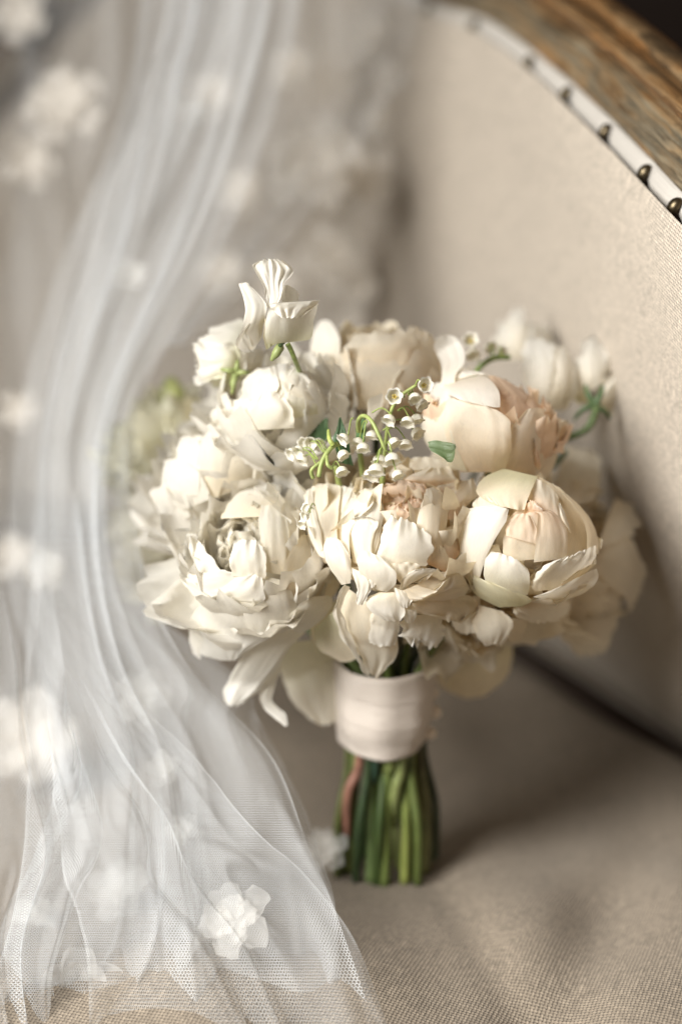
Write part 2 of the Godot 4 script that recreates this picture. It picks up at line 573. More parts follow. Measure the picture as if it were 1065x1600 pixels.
# ---------------------------------------------------------------- tulle
func sheet(parent: Node, called: String, rows: Array, o := {}) -> void:
	# rows: [py, xL, xR, dL, dR]; folds run down the sheet
	var nu: int = o.get("nu", 110)
	var nv: int = o.get("nv", 70)
	var amp: float = o.get("amp", 0.012)
	var folds: float = o.get("folds", 5.0)
	var a0: float = o.get("alpha", 0.35)
	var dens: float = o.get("dens", 1.0)
	var sd: float = o.get("seed", 1.0)
	var tilt: float = o.get("tilt", 0.0)
	var hem: float = o.get("hem", 0.3)
	var rep: float = o.get("rep", 46.0)
	var fade: float = o.get("fade", 0.0)
	var p := PackedVector3Array()
	var uv := PackedVector2Array()
	var col := PackedColorArray()
	var hh := PackedFloat32Array()
	for j in nv:
		var v := float(j) / (nv - 1)
		var r := row_at(rows, v)
		for i in nu:
			var u := float(i) / (nu - 1)
			var q := u * folds + 0.5 * noise.get_noise_2d(sd * 31.0, v * 45.0) + 0.9 * noise.get_noise_2d(u * 30.0 + sd * 40.0, sd * 17.0 + v * 14.0)
			var h := sin(TAU * q + sd) * 0.85 + 0.24 * sin(TAU * q * 2.3 + sd * 3.0 + v * 2.0) + 0.06 * sin(TAU * q * 5.1 + sd * 7.0 - v * 3.0)
			h *= 0.55 + 0.9 * absf(noise.get_noise_2d(u * 60.0 + sd * 100.0, v * 15.0))
			hh.append(h)
			var px := lerpf(r[1], r[2], u) + 7.0 * h * float(o.get("sway", 1.0))
			var py: float = r[0] + tilt * (u - 0.5)
			p.append(at(px, py, lerpf(r[3], r[4], u) - amp * h))
			uv.append(Vector2(u * float(o.get("ru", rep * 0.7)), v * rep))
	for j in nv:
		for i in nu:
			var k := j * nu + i
			var a := p[j * nu + maxi(i - 1, 0)]
			var b := p[j * nu + mini(i + 1, nu - 1)]
			var du := b - a
			var side := absf(du.dot(rgt)) + 1e-6
			var slope := absf(du.dot(fwd)) / side
			var u := float(i) / (nu - 1)
			var al := a0 * (0.78 + dens * 0.30 * (sqrt(1.0 + slope * slope) - 1.0) + 0.16 * smoothstep(0.2, 1.1, absf(hh[k])))
			al += hem * smoothstep(0.984, 0.996, maxf(u, 1.0 - u))
			al *= 1.0 - fade * smoothstep(0.62, 1.0, u + 0.2 * noise.get_noise_2d(k * 0.0, float(j) * 2.0))
			al *= smoothstep(-0.01, float(o.get("ramp", 0.02)), float(j) / (nv - 1))
			col.append(Color(1, 1, 1, clampf(al, 0.02, 0.92)))
	part(parent, called, grid(p, nu, nv, uv, col), M.tulle)

func fabric_flower(parent: Node, px: float, py: float, d: float, r_px: float, face: Vector3, n := 5, label := "", mat: Material = null) -> void:
	var c := at(px, py, d)
	var R := r_px * d / FPX
	var f := Node3D.new()
	f.name = numbered(parent, "fabric_flower")
	parent.add_child(f)
	f.position = c - origin_of(parent)
	if label:
		f.set_meta("label", label)
	face = face.normalized()
	var x := face.cross(Vector3(0.25, 0.2, 0.94)).normalized()
	var y := face.cross(x)
	var ph := rng.randf() * TAU
	for layer in 2:
		var cnt := n if layer == 0 else n - 1
		var rr := R * (1.0 if layer == 0 else 0.66)
		for k in cnt:
			var a0 := ph + TAU * k / cnt + layer * 0.5
			var lift := rng.randf_range(0.05, 0.45) + layer * 0.4
			var sd := rng.randf() * 500.0
			var nu := 9
			var nv := 9
			var p := PackedVector3Array()
			var uv := PackedVector2Array()
			for j in nv:
				var v := float(j) / (nv - 1)
				for i in nu:
					var u := 2.0 * i / (nu - 1) - 1.0
					var ln := v * (1.0 - 0.34 * pow(absf(u), 2.2) * v) * (1.0 + 0.07 * noise.get_noise_2d(u * 50.0 + sd, 3.0))
					var a := a0 + u * (4.1 / cnt) * (0.45 + 0.75 * sin(PI * minf(v, 0.85) * 0.95))
					var z := lift * ln * ln * 0.7 + 0.10 * layer + 0.22 * v * v * noise.get_noise_2d(u * 30.0 + sd, v * 26.0) + 0.22 * u * u * v
					p.append(c + (x * cos(a) + y * sin(a)) * rr * ln + face * z * rr)
					uv.append(Vector2(u * 0.5 + 0.5, v))
			part(f, "petal", grid(p, nu, nv, uv), mat if mat else M.organza)

# ---------------------------------------------------------------- the settee
const RAIL := [[-420, 560, 1.80], [-150, 330, 1.88], [40, 120, 1.95], [160, -30, 1.97], [320, -130, 1.95], [480, -135, 1.88], [600, -40, 1.76], [671, 8, 1.66], [753, 34, 1.56], [808, 68, 1.49], [871, 118, 1.41], [926, 167, 1.345], [967, 207, 1.30], [1013, 254, 1.25], [1065, 310, 1.20], [1150, 410, 1.13], [1260, 550, 1.06]]

func back_point(u: float, v: float, B: Array) -> Vector3:
	var r := row_at(B, u)            # [px, py_top, d_top, py_bottom]
	var top := at(r[0], r[1], r[2])
	var low := on_height(r[0], r[3], -0.03)
	var p := top.lerp(low, v)
	var into := Vector3(-0.62, 0.12, 0.55).lerp(Vector3(0.05, 0.1, 1.0), smoothstep(0.55, 0.36, u)).normalized()
	var pad := 0.052 * pow(sin(PI * clampf(v * 0.94 + 0.03, 0, 1)), 0.55)
	pad += 0.004 * noise.get_noise_2d(u * 60.0, v * 40.0)
	return p + into * pad

func settee() -> void:
	var t := thing("settee", "linen upholstered settee with aged oak frame and studded edge", "settee", Vector3(0.1, -0.1, -0.2))
	# backrest: [px, py of its top, distance of its top, py where it meets the seat]
	var B := [[-420, 585, 1.80, 790], [-150, 355, 1.88, 800], [40, 145, 1.95, 808], [160, -10, 1.97, 815], [300, -110, 1.96, 820], [410, -115, 1.93, 825], [530, -55, 1.88, 835], [610, -20, 1.775, 850], [680, 18, 1.66, 890], [750, 43, 1.57, 940], [830, 94, 1.47, 1000], [900, 153, 1.385, 1044], [970, 221, 1.305, 1088], [1065, 323, 1.20, 1148], [1150, 412, 1.12, 1212], [1250, 540, 1.04, 1330]]
	var nu := 150
	var nv := 80
	var p := PackedVector3Array()
	var uv := PackedVector2Array()
	var run := 0.0
	for j in nv:
		run = 0.0
		for i in nu:
			var q := back_point(float(i) / (nu - 1), float(j) / (nv - 1), B)
			if i > 0:
				run += (back_point(float(i) / (nu - 1), 0.4, B) - back_point(float(i - 1) / (nu - 1), 0.4, B)).length()
			p.append(q)
			uv.append(Vector2(run / 0.105, float(j) / (nv - 1) * 0.5 / 0.105))
	part(t, "backrest", grid(p, nu, nv, uv), M.linen)
	# seat cushion: a crowned sheet that rolls down at the edge by the backrest
	var E := []
	for q in [[-500, 694], [100, 794], [560, 837], [660, 887], [760, 953], [860, 1022], [965, 1086], [1065, 1155], [1200, 1262], [1420, 1492]]:
		E.append(q)
	p = PackedVector3Array()
	uv = PackedVector2Array()
	nu = 120
	nv = 90
	var front := on_height(532, 1600, 0.0).z + 0.30
	for j in nv:
		var w := float(j) / (nv - 1)
		for i in nu:
			var r := row_at(E, float(i) / (nu - 1))
			var back := on_height(r[0], r[1], 0.004)
			var x0 := lerpf(-0.75, 0.62, float(i) / (nu - 1))
			var q := back.lerp(Vector3(x0, 0.0, front), pow(w, 0.9))
			var y := 0.0
			y += 0.05 * smoothstep(-0.12, 0.18, q.z)
			y += 0.004 * noise.get_noise_2d(q.x * 160.0, q.z * 90.0) + 0.006 * noise.get_noise_2d(q.x * 50.0 + 20.0, q.z * 40.0)
			var crease := q.x - 0.045 - 0.25 * (q.z - 0.05)
			y -= 0.005 * exp(-crease * crease / 0.00018) * smoothstep(-0.03, 0.08, q.z)
			crease = q.x - 0.155 + 0.35 * (q.z - 0.05)
			y -= 0.011 * exp(-crease * crease / 0.0007) * smoothstep(-0.10, 0.08, q.z)
			y -= 0.02 * pow(1.0 - smoothstep(0.0, 0.06, w), 2.0)
			q.y = y
			p.append(q)
			uv.append(Vector2(q.x * 0.94 + q.z * 0.34, q.z * 0.94 - q.x * 0.34) / 0.108)
	part(t, "seat_cushion", grid(p, nu, nv, uv), M.seat)
	var pts := []
	for k in 40:
		var r := row_at(E, k / 39.0)
		pts.append(on_height(r[0], r[1] - 4, -0.003))
	part(t, "seat_piping", tube(curve(pts, 120), [0.0045], 10), M.seat)
	# the deck below, seen in the gap between seat and back
	pts = []
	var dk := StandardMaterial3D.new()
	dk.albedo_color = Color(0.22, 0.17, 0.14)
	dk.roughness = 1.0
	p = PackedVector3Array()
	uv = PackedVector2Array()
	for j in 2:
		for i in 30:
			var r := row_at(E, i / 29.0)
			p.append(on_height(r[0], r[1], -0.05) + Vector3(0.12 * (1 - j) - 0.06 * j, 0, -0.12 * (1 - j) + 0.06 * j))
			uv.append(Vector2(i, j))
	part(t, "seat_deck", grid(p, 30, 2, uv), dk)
	# oak rail: a moulding swept along the top of the back
	var path := PackedVector3Array()
	var n := 200
	for k in n:
		var r := row_at(RAIL, float(k) / (n - 1))
		path.append(at(r[0], r[1], r[2]))
	var prof := [[-1, -14], [-1, -2], [0, 0.5], [3, 2.5], [10, 4.6], [20, 6.4], [25, 5.6], [27.0, 2.0], [28.0, -3.0], [29.0, 3.0], [30, 9.0], [32, 13.0], [35, 15.0], [38, 14.0], [40.0, 9.0], [41.0, 1.0], [42.0, -6.0], [43.0, 1.0], [45, 8.0], [48, 11.0], [51, 9.0], [54, 2.0], [56, -8], [56, -18], [50, -26]]
	p = PackedVector3Array()
	uv = PackedVector2Array()
	var frames := []
	for k in n:
		var tg := (path[mini(k + 1, n - 1)] - path[maxi(k - 1, 0)]).normalized()
		var inn := Vector3(0.05, 0.42, 0.9).lerp(Vector3(-0.60, 0.42, 0.62), smoothstep(0.30, 0.5, float(k) / n))
		inn = (inn - tg * inn.dot(tg)).normalized()
		var out := tg.cross(inn)
		if out.dot(upv + rgt * 0.7) < 0:
			out = -out
		frames.append([tg, out, inn])
	for j in n:
		for i in prof.size():
			var f: Array = frames[j]
			var wob := 0.25 * noise.get_noise_2d(j * 4.0, i * 20.0)
			p.append(path[j] + f[1] * (prof[i][0] * 0.00108 + 0.001) + f[2] * (prof[i][1] + wob) * 0.00108)
			uv.append(Vector2(prof[i][0] / 75.0 + prof[i][1] / 150.0, j * 0.0075 / 0.5))
	part(t, "top_rail", grid(p, prof.size(), n, uv), M.oak)
	# pale trim tucked between studs
	var nailed := [[672, 20], [746, 47], [832, 100], [888, 154], [949, 211], [1014, 272], [1063, 327], [1112, 386]]
	var at_k := []
	for q in nailed:
		var best := 0
		var bd_ := 1e9
		for k in n:
			var r := row_at(RAIL, float(k) / (n - 1))
			var dd := Vector2(r[0] - q[0], r[1] - q[1]).length()
			if dd < bd_:
				bd_ = dd
				best = k
		at_k.append(best)
	p = PackedVector3Array()
	uv = PackedVector2Array()
	var k0: int = at_k[0] - 12
	var k1: int = at_k[-1] + 10
	var m := (k1 - k0) * 3
	var mw := 13
	for j in m:
		var kk := k0 + j / 3.0
		var near := 99.0
		for a in at_k:
			near = minf(near, absf(kk - a))
		var puff := smoothstep(0.0, 3.2, near)
		var ki := clampi(int(kk), 0, n - 2)
		var c := path[ki].lerp(path[ki + 1], kk - ki)
		var f: Array = frames[ki]
		for i in mw:
			var a := PI * i / (mw - 1)
			var wide := lerpf(0.0115, 0.0145, puff)
			var high := lerpf(0.0018, 0.0042, puff)
			p.append(c + f[1] * (0.003 - wide * (1.0 - cos(a)) * 0.5) + f[2] * (high * sin(a) + 0.0025 - 0.0045 * float(i) / (mw - 1)))
			uv.append(Vector2(i * 0.01, j * 0.02))
	part(t, "edge_trim", grid(p, mw, m, uv), M.gimp)
	for a in at_k:
		var f: Array = frames[a]
		var c: Vector3 = path[a] - f[1] * 0.0052 + f[2] * 0.0035
		p = PackedVector3Array()
		uv = PackedVector2Array()
		for j in 9:
			for i in 19:
				var th := PI * 0.5 * j / 8.0
				var ph := TAU * i / 18.0
				p.append(c + (f[0] * cos(ph) * 0.0046 + f[1] * sin(ph) * 0.0058) * sin(th) + f[2] * 0.0046 * cos(th))
				uv.append(Vector2(i, j))
		part(t, "stud", grid(p, 19, 9, uv, PackedColorArray(), true), M.nail)

func _ready() -> void:
	rng.seed = 20240
	noise.seed = 3
	noise.frequency = 0.05
	noise.noise_type = FastNoiseLite.TYPE_SIMPLEX
	noise.fractal_type = FastNoiseLite.FRACTAL_NONE
	# ------------------------------------------------ camera, air, lamp
	var cam := Camera3D.new()
	cam.name = "camera"
	add_child(cam)
	cam.position = cam_at
	cam.rotation_degrees = Vector3(-PITCH, 0, 0)
	cam.fov = 28.0
	cam.near = 0.02
	cam.far = 60.0
	var ca := CameraAttributesPhysical.new()
	ca.frustum_focal_length = 48.13
	ca.frustum_focus_distance = 1.165
	ca.exposure_aperture = 1.2
	ca.frustum_near = 0.02
	ca.frustum_far = 60.0
	cam.attributes = ca
	cam.fov = 28.0
	var we := WorldEnvironment.new()
	we.name = "air"
	var env := Environment.new()
	env.background_mode = Environment.BG_COLOR
	env.background_color = Color(0.69, 0.605, 0.525)
	env.background_energy_multiplier = 0.255
	env.tonemap_mode = Environment.TONE_MAPPER_LINEAR
	env.tonemap_exposure = 1.0
	env.sdfgi_enabled = true
	env.ssao_enabled = true
	env.ssil_enabled = true
	we.environment = env
	add_child(we)
	var win := AreaLight3D.new()
	win.name = "window_light"
	win.area_size = Vector2(1.25, 1.3)
	win.light_color = Color(1.0, 0.99, 0.97)
	win.light_energy = 14.6
	win.area_normalize_energy = true
	win.area_range = 12.0
	win.shadow_enabled = true
	add_child(win)
	win.look_at_from_position(Vector3(-1.4, 1.45, 0.85), Vector3(0.0, 0.2, -0.05))
	make_materials()
	# ------------------------------------------------ the place
	var wall := MeshInstance3D.new()
	wall.name = "wall"
	var bm := BoxMesh.new()
	bm.size = Vector3(8, 5, 0.1)
	wall.mesh = bm
	wall.material_override = M.wall
	wall.position = Vector3(0, 1.0, -2.6)
	wall.set_meta("kind", "structure")
	wall.set_meta("label", "grey wall far behind the settee")
	add_child(wall)
	var sidew := MeshInstance3D.new()
	sidew.name = "side_wall"
	bm = BoxMesh.new()
	bm.size = Vector3(0.1, 5, 2.85)
	sidew.mesh = bm
	sidew.material_override = M.wall
	sidew.position = Vector3(-1.0, 1.0, 0.42 - 1.425)
	sidew.set_meta("kind", "structure")
	sidew.set_meta("label", "grey side wall that ends at the window, left of the settee")
	add_child(sidew)
	var door := thing("door", "dark brown wooden door far behind the upper right of the settee", "door", Vector3(1.0, -1.0, -2.3))
	var slab := BoxMesh.new()
	slab.size = Vector3(1.7, 4.4, 0.06)
	var dm := part(door, "door_leaf", slab, M.dark)
	dm.position = Vector3(0, 2.2, 0)
	for k in 2:
		slab = BoxMesh.new()
		slab.size = Vector3(1.2, 1.6, 0.03)
		dm = part(door, "door_panel", slab, M.dark)
		dm.position = Vector3(0, 1.1 + 2.1 * k, 0.045)
	settee()
	bouquet()
	veils()

const G := "flowers of the bridal bouquet"

func flower(called: String, label: String, category: String, foot: Vector3) -> Node3D:
	return thing(called, label, category, foot, G)

func foot_at(px: float, py: float) -> Vector3:
	return on_height(px, py, 0.019)

func bouquet() -> void:
	var W2 := Color(0.92, 0.91, 0.88)
	var SG := Color(0.15, 0.195, 0.055)
	var SD := Color(0.07, 0.12, 0.05)
	# ---- 1: open peony at the front, heart turned up
	var f := flower("peony", "open cream peony with frilled layers and peach heart, left of the round bud", "peony", foot_at(600, 1385))
	var c := at(625, 815, 1.205)
	var ax := cdir(0.06, 0.72, 0.62)
	bloom(f, c + fwd * 0.004, ax, 0.0405, full_layers(IVORY, CREAM, BLUSH, 0.1))
	stem(f, c, ax, 0.045, Vector2(0.002, 0.014), foot_at(600, 1385), 0.0033, SG)
	front_peony(f)
	# ---- 2: round bud on the right
	f = flower("peony", "round half open peony bud with blush centre, at the front right of the bouquet", "peony", foot_at(632, 1380))
	c = at(815, 842, 1.205)
	ax = cdir(0.12, 0.5, 0.8)
	bloom(f, c + fwd * 0.006, ax, 0.033, full_layers(IVORY, CREAM, BLUSH, -0.3))
	stem(f, c, ax, 0.04, Vector2(0.016, 0.012), foot_at(632, 1380), 0.0032, SG, Color(0.26, 0.30, 0.08))
	bud_peony(f)
	# ---- 3: smooth cup, upper right
	f = flower("peony", "smooth cupped cream peony with one petal standing up, above the round bud", "peony", foot_at(660, 1362))
	c = at(775, 668, 1.225)
	ax = cdir(0.12, 0.95, 0.0)
	bloom(f, c + fwd * 0.012, ax, 0.033, full_layers(BLUSH, BLUSH, PEACH, -0.2))
	stem(f, c, ax, 0.035, Vector2(0.022, -0.004), foot_at(660, 1362), 0.0038, Color(0.24, 0.25, 0.09))
	cup_peony(f)
	# ---- 4: loose white, front left
	f = flower("peony", "loose white peony with drooping guard petals, at the lower left of the bouquet", "peony", foot_at(578, 1378))
	c = at(395, 865, 1.215)
	ax = cdir(-0.25, 0.50, 0.80)
	bloom(f, c + fwd * 0.004, ax, 0.042, full_layers(W2, WHITE, IVORY, 0.25))
	stem(f, c, ax, 0.045, Vector2(-0.010, 0.013), foot_at(578, 1378), 0.0032, Color(0.17, 0.24, 0.09))
	loose_peony(f)
	# ---- 5: beige at the top
	f = flower("peony", "ivory peony at the top of the bouquet, behind the sprig of white bells", "peony", foot_at(640, 1350))
	c = at(592, 585, 1.275)
	ax = cdir(0.05, 0.85, 0.40)
	bloom(f, c + fwd * 0.012, ax, 0.035, full_layers(IVORY, CREAM, CREAM, -0.1))
	stem(f, c, ax, 0.04, Vector2(0.004, -0.016), foot_at(640, 1350), 0.003, SD)
	top_peony(f)
	# ---- 6: left back
	f = flower("peony", "white peony at the left edge of the bouquet with broad folded petals, beside the veil", "peony", foot_at(545, 1362))
	c = at(345, 735, 1.275)
	ax = cdir(-0.55, 0.6, 0.45)
	bloom(f, c, ax, 0.044, full_layers(W2, WHITE, IVORY, 0.2))
	stem(f, c, ax, 0.04, Vector2(-0.02, 0.0), foot_at(545, 1362), 0.0031, Color(0.20, 0.23, 0.08))
	left_peony(f)
	# ---- 7: ruffled white, upper left
	f = flower("peony", "ruffled white peony under the upright sweet pea, upper left of the bouquet", "peony", foot_at(590, 1350))
	c = at(455, 640, 1.245)
	ax = cdir(-0.15, 0.8, 0.5)
	bloom(f, c, ax, 0.041, full_layers(W2, WHITE, Color(0.84, 0.83, 0.70), 0.1))
	stem(f, c, ax, 0.035, Vector2(-0.012, -0.012), foot_at(590, 1350), 0.0036, SD)
	ruffled_peony(f)
	# ---- 8: right rear, in shade
	f = flower("peony", "pale peony in the shade at the right rear, against the settee back", "peony", foot_at(672, 1345))
	c = at(885, 860, 1.325)
	ax = cdir(0.75, 0.15, 0.25)
	bloom(f, c, ax, 0.042, full_layers(IVORY, CREAM, CREAM, 0.3))
	stem(f, c, ax, 0.04, Vector2(0.026, -0.012), foot_at(672, 1345), 0.0038, SD)
	rear_peony(f)
	# ---- 9: below the bud
	f = flower("peony", "peony hanging low under the round bud, only frilled lower petals in sight", "peony", foot_at(648, 1370))
	c = at(745, 925, 1.255)
	ax = cdir(0.2, -0.25, 0.7)
	bloom(f, c, ax, 0.034, full_layers(IVORY, CREAM, CREAM, 0.4))
	stem(f, c, cdir(0.2, 0.6, 0.2), 0.034, Vector2(0.020, 0.006), foot_at(648, 1370), 0.0036, Color(0.20, 0.23, 0.07))
	low_petals(f)
	# ---- 10: far left, blurred behind the veil
	f = flower("rose", "greenish white rose blurred behind the veil, at the far left of the bouquet", "rose", foot_at(535, 1345))
	c = at(232, 690, 1.40)
	ax = cdir(-0.6, 0.6, 0.2)
	bloom(f, c, ax, 0.032, full_layers(Color(0.84, 0.85, 0.74), LIME, LIME, 0.3))
	c = at(235, 850, 1.40)
	bloom(f, c, cdir(-0.7, -0.1, 0.3), 0.032, full_layers(Color(0.85, 0.85, 0.76), WHITE, LIME, 0.4))
	stem(f, at(240, 760, 1.40), cdir(-0.7, 0.6, 0.2), 0.032, Vector2(-0.026, -0.006), foot_at(535, 1345), 0.0034, Color(0.19, 0.25, 0.10))
	green_tube(f, "bud", [at(272, 660, 1.40), at(272, 635, 1.40), at(270, 612, 1.40), at(266, 590, 1.40)], [0.0045, 0.0095, 0.009, 0.0035], Color(0.31, 0.33, 0.13), 4)
	green_tube(f, "bud_stalk", [at(262, 760, 1.40), at(274, 700, 1.40), at(272, 650, 1.40)], [0.0028, 0.003], Color(0.15, 0.22, 0.05))
	sweet_peas()
	lilies()
	leaves()
	cut_stems()
	ribbon()

func front_peony(f: Node3D) -> void:
	crop(470, 700, 3.55)
	ball(625, 868, 1.208, 124)
	# top and back of the heart
	petal(f, [[600, 170, -14, 880, 190, -16], [600, 110, -9, 880, 140, -10], [600, 50, -6, 870, 95, -6]], {"arch": 18, "c0": CREAM, "c1": IVORY, "bulge": 3})
	petal(f, [[570, 190, -8, 890, 230, -10], [575, 175, -3, 890, 190, -4], [620, 140, 0, 860, 165, -1], [700, 105, 2, 800, 110, 2]], {"c0": BLUSH, "c1": IVORY, "bulge": 2, "roll": 2})
	petal(f, [[430, 300, -16, 720, 320, -17], [440, 230, -9, 730, 260, -10], [470, 190, -3, 700, 215, -4]], {"arch": 26, "c0": PEACH, "c1": BLUSH, "jag": 9, "ruffle": 2})
	petal(f, [[470, 360, -17, 640, 360, -17], [450, 300, -11, 640, 300, -12], [440, 260, -7, 610, 265, -9]], {"arch": 10, "c0": PEACH, "c1": BLUSH, "jag": 14, "ruffle": 2.4})
	petal(f, [[520, 390, -16, 680, 400, -16], [520, 330, -12, 690, 330, -13], [560, 290, -10, 660, 280, -10]], {"arch": 10, "c0": PEACH, "c1": BLUSH, "jag": 12, "ruffle": 2})
	petal(f, [[450, 420, -14, 560, 420, -13], [440, 350, -10, 600, 370, -11], [470, 310, -8, 590, 330, -9]], {"arch": 14, "c0": PEACH, "c1": BLUSH, "jag": 10, "ruffle": 2})
	# right inner cup
	petal(f, [[640, 620, -8, 770, 590, -7], [640, 480, -4, 800, 470, -3], [650, 360, 0, 812, 340, 0], [680, 270, -2, 790, 250, -3], [690, 225, -5, 750, 215, -6]], {"c0": CREAM, "c1": IVORY, "bulge": 5, "edge": -2})
	petal(f, [[690, 640, -6, 800, 690, -6], [710, 600, -4, 835, 655, -5], [740, 540, -3, 800, 560, -4]], {"arch": 10, "c0": PEACH, "c1": CREAM})
	# left inner
	petal(f, [[290, 640, -3, 400, 640, -4], [270, 500, 0, 430, 520, -2], [280, 380, 1, 450, 420, -3], [330, 270, 0, 460, 340, -6], [380, 210, -4, 440, 260, -8]], {"c0": CREAM, "c1": WHITE, "bulge": 3})
	petal(f, [[330, 640, 1, 390, 640, 0], [290, 520, 2, 400, 500, 1], [265, 410, 4, 430, 415, 2], [290, 385, 6, 400, 385, 4]], {"arch": 6, "c0": IVORY, "c1": WHITE, "bulge": 2, "roll": 3})
	petal(f, [[225, 560, -1, 280, 640, 0], [225, 420, 1, 270, 480, 2], [265, 320, 1, 320, 390, 3], [330, 230, -2, 400, 310, 0], [370, 185, -5, 400, 210, -4]], {"c0": IVORY, "c1": W_(), "bulge": 2, "edge": 2})
	petal(f, [[170, 520, -6, 300, 560, -4], [180, 400, -5, 300, 420, -3], [220, 280, -5, 350, 300, -3], [310, 200, -8, 420, 220, -6]], {"arch": 20, "c0": CREAM, "c1": WHITE})
	# front inner, split tip
	petal(f, [[430, 650, 0, 690, 655, 0], [425, 570, 2, 712, 610, 2], [448, 470, 3, 732, 535, 2], [494, 365, 2, 700, 470, 1]], {"c0": IVORY, "c1": WHITE, "bulge": 3, "jag": 13, "nv": 26, "arch": 8, "ruffle": 1.6})
	# lower left, curling bright
	petal(f, [[370, 770, 0, 470, 800, 0], [325, 690, 4, 520, 760, 4], [310, 610, 7, 525, 690, 8], [335, 570, 7, 460, 610, 8]], {"arch": 8, "c0": IVORY, "c1": W_(), "bulge": 3, "roll": -2})
	petal(f, [[560, 760, 2, 600, 740, 2], [520, 710, 4, 640, 690, 4], [490, 635, 5, 665, 640, 5]], {"arch": 3, "c0": CREAM, "c1": IVORY, "bulge": 1})
	# lower right stack
	petal(f, [[560, 800, 0, 740, 700, -2], [590, 850, 1, 870, 770, -1], [640, 840, 3, 920, 750, 1], [760, 760, 2, 880, 690, 0]], {"c0": CREAM, "c1": IVORY, "bulge": 2, "jag": 7})
	petal(f, [[560, 850, -2, 700, 700, -2], [700, 850, 1, 800, 690, -2], [850, 840, 2, 890, 700, -2], [930, 800, 2, 930, 760, -1]], {"c0": CREAM, "c1": IVORY, "bulge": 2, "jag": 8})
	petal(f, [[545, 790, 3, 700, 700, 2], [560, 730, 5, 740, 690, 4], [600, 690, 6, 755, 672, 5], [650, 668, 6, 740, 668, 5]], {"c0": CREAM, "c1": W_(), "bulge": 1, "roll": 1})
	petal(f, [[540, 800, 2, 640, 760, 2], [580, 840, 4, 740, 790, 4], [640, 850, 6, 750, 800, 6], [670, 845, 5, 700, 835, 5]], {"c0": CREAM, "c1": IVORY, "bulge": 2})
	petal(f, [[560, 900, -3, 700, 820, -4], [680, 920, -1, 830, 830, -3], [800, 950, 1, 960, 870, -1], [890, 970, 1, 985, 885, 0]], {"c0": CREAM, "c1": IVORY, "bulge": 2, "jag": 10})
	petal(f, [[610, 860, -1, 850, 780, -3], [640, 900, 1, 960, 840, -2], [720, 935, 2, 990, 885, 0], [800, 950, 3, 900, 970, 2]], {"c0": CREAM, "c1": IVORY, "bulge": 2, "jag": 10, "ruffle": 2})
	# lower left strips
	petal(f, [[430, 800, -2, 540, 800, -1], [370, 830, 1, 570, 850, 1], [370, 890, 4, 575, 930, 4], [450, 955, 5, 560, 958, 5]], {"c0": CREAM, "c1": W_(), "bulge": 3, "arch": 6})
	petal(f, [[510, 770, 2, 590, 800, 2], [530, 830, 5, 615, 840, 5], [555, 885, 6, 605, 870, 6]], {"c0": IVORY, "c1": W_(), "bulge": 3, "arch": 10})
	petal(f, [[270, 660, 1, 340, 690, 2], [300, 730, 4, 385, 740, 3], [310, 800, 4, 380, 800, 4], [300, 850, 3, 345, 870, 3]], {"c0": IVORY, "c1": W_(), "bulge": 4, "ruffle": 2, "jag": 8, "arch": 10})
	petal(f, [[340, 680, 2, 400, 700, 2], [350, 740, 3, 415, 740, 3], [370, 775, 3, 410, 765, 3]], {"c0": IVORY, "c1": W_(), "bulge": 2, "arch": 6})
	# bottom frills
	petal(f, [[400, 900, -3, 540, 900, -3], [370, 970, 0, 545, 980, 0], [355, 1040, 3, 535, 1060, 3], [370, 1080, 4, 520, 1100, 4]], {"c0": IVORY, "c1": W_(), "bulge": 5, "arch": 10, "jag": 5})
	petal(f, [[570, 930, -3, 780, 920, -4], [560, 990, 0, 795, 980, -2], [550, 1050, 3, 785, 1050, 1], [580, 1085, 4, 750, 1085, 2]], {"c0": CREAM, "c1": W_(), "bulge": 4, "arch": 14, "jag": 24, "ruffle": 2.4})
	petal(f, [[540, 890, 1, 640, 900, 1], [560, 930, 3, 640, 930, 3], [580, 970, 3, 625, 965, 3]], {"c0": IVORY, "c1": W_(), "bulge": 2, "arch": 5})
	# left outer guards
	petal(f, [[130, 640, -4, 220, 640, -4], [60, 480, 10, 200, 500, 0], [40, 320, 14, 210, 330, 1], [60, 210, 13, 225, 210, 0]], {"arch": 14, "c0": CREAM, "c1": IVORY, "bulge": -3, "roll": -2})
	petal(f, [[100, 600, 8, 130, 610, 6], [45, 480, 15, 110, 470, 8], [22, 340, 20, 75, 330, 12], [30, 240, 20, 60, 230, 15]], {"arch": 8, "c0": IVORY, "c1": W_(), "bulge": 3, "nu": 13})
	petal(f, [[225, 760, 1, 275, 750, 1], [150, 650, 8, 280, 680, 3], [125, 560, 12, 265, 590, 4], [135, 500, 13, 215, 510, 6]], {"arch": 10, "c0": IVORY, "c1": W_(), "bulge": 5, "crinkle": 2})
	petal(f, [[170, 370, -4, 230, 360, -3], [165, 290, -3, 260, 290, -2], [190, 220, -4, 290, 225, -3]], {"arch": 12, "c0": IVORY, "c1": W_(), "bulge": 2, "ruffle": 2})
	# upper right spiky
	petal(f, [[800, 400, -9, 870, 390, -9], [790, 320, -5, 920, 320, -5], [820, 240, -3, 985, 262, -3], [900, 190, -2, 950, 165, -3]], {"c0": BLUSH, "c1": IVORY, "bulge": 4, "jag": 9})
	petal(f, [[770, 260, -10, 900, 260, -10], [745, 220, -6, 930, 215, -6], [800, 195, -4, 940, 180, -4]], {"c0": BLUSH, "c1": IVORY, "bulge": 2, "arch": 6})
	petal(f, [[820, 660, -8, 870, 600, -10], [790, 560, -7, 900, 500, -10], [800, 440, -8, 870, 430, -10]], {"c0": PEACH, "c1": CREAM, "bulge": 1})
	# big guard petal hanging below, rim folded
	crop(220, 720, 2.6625)
	ball(590, 900, 1.215, 118)
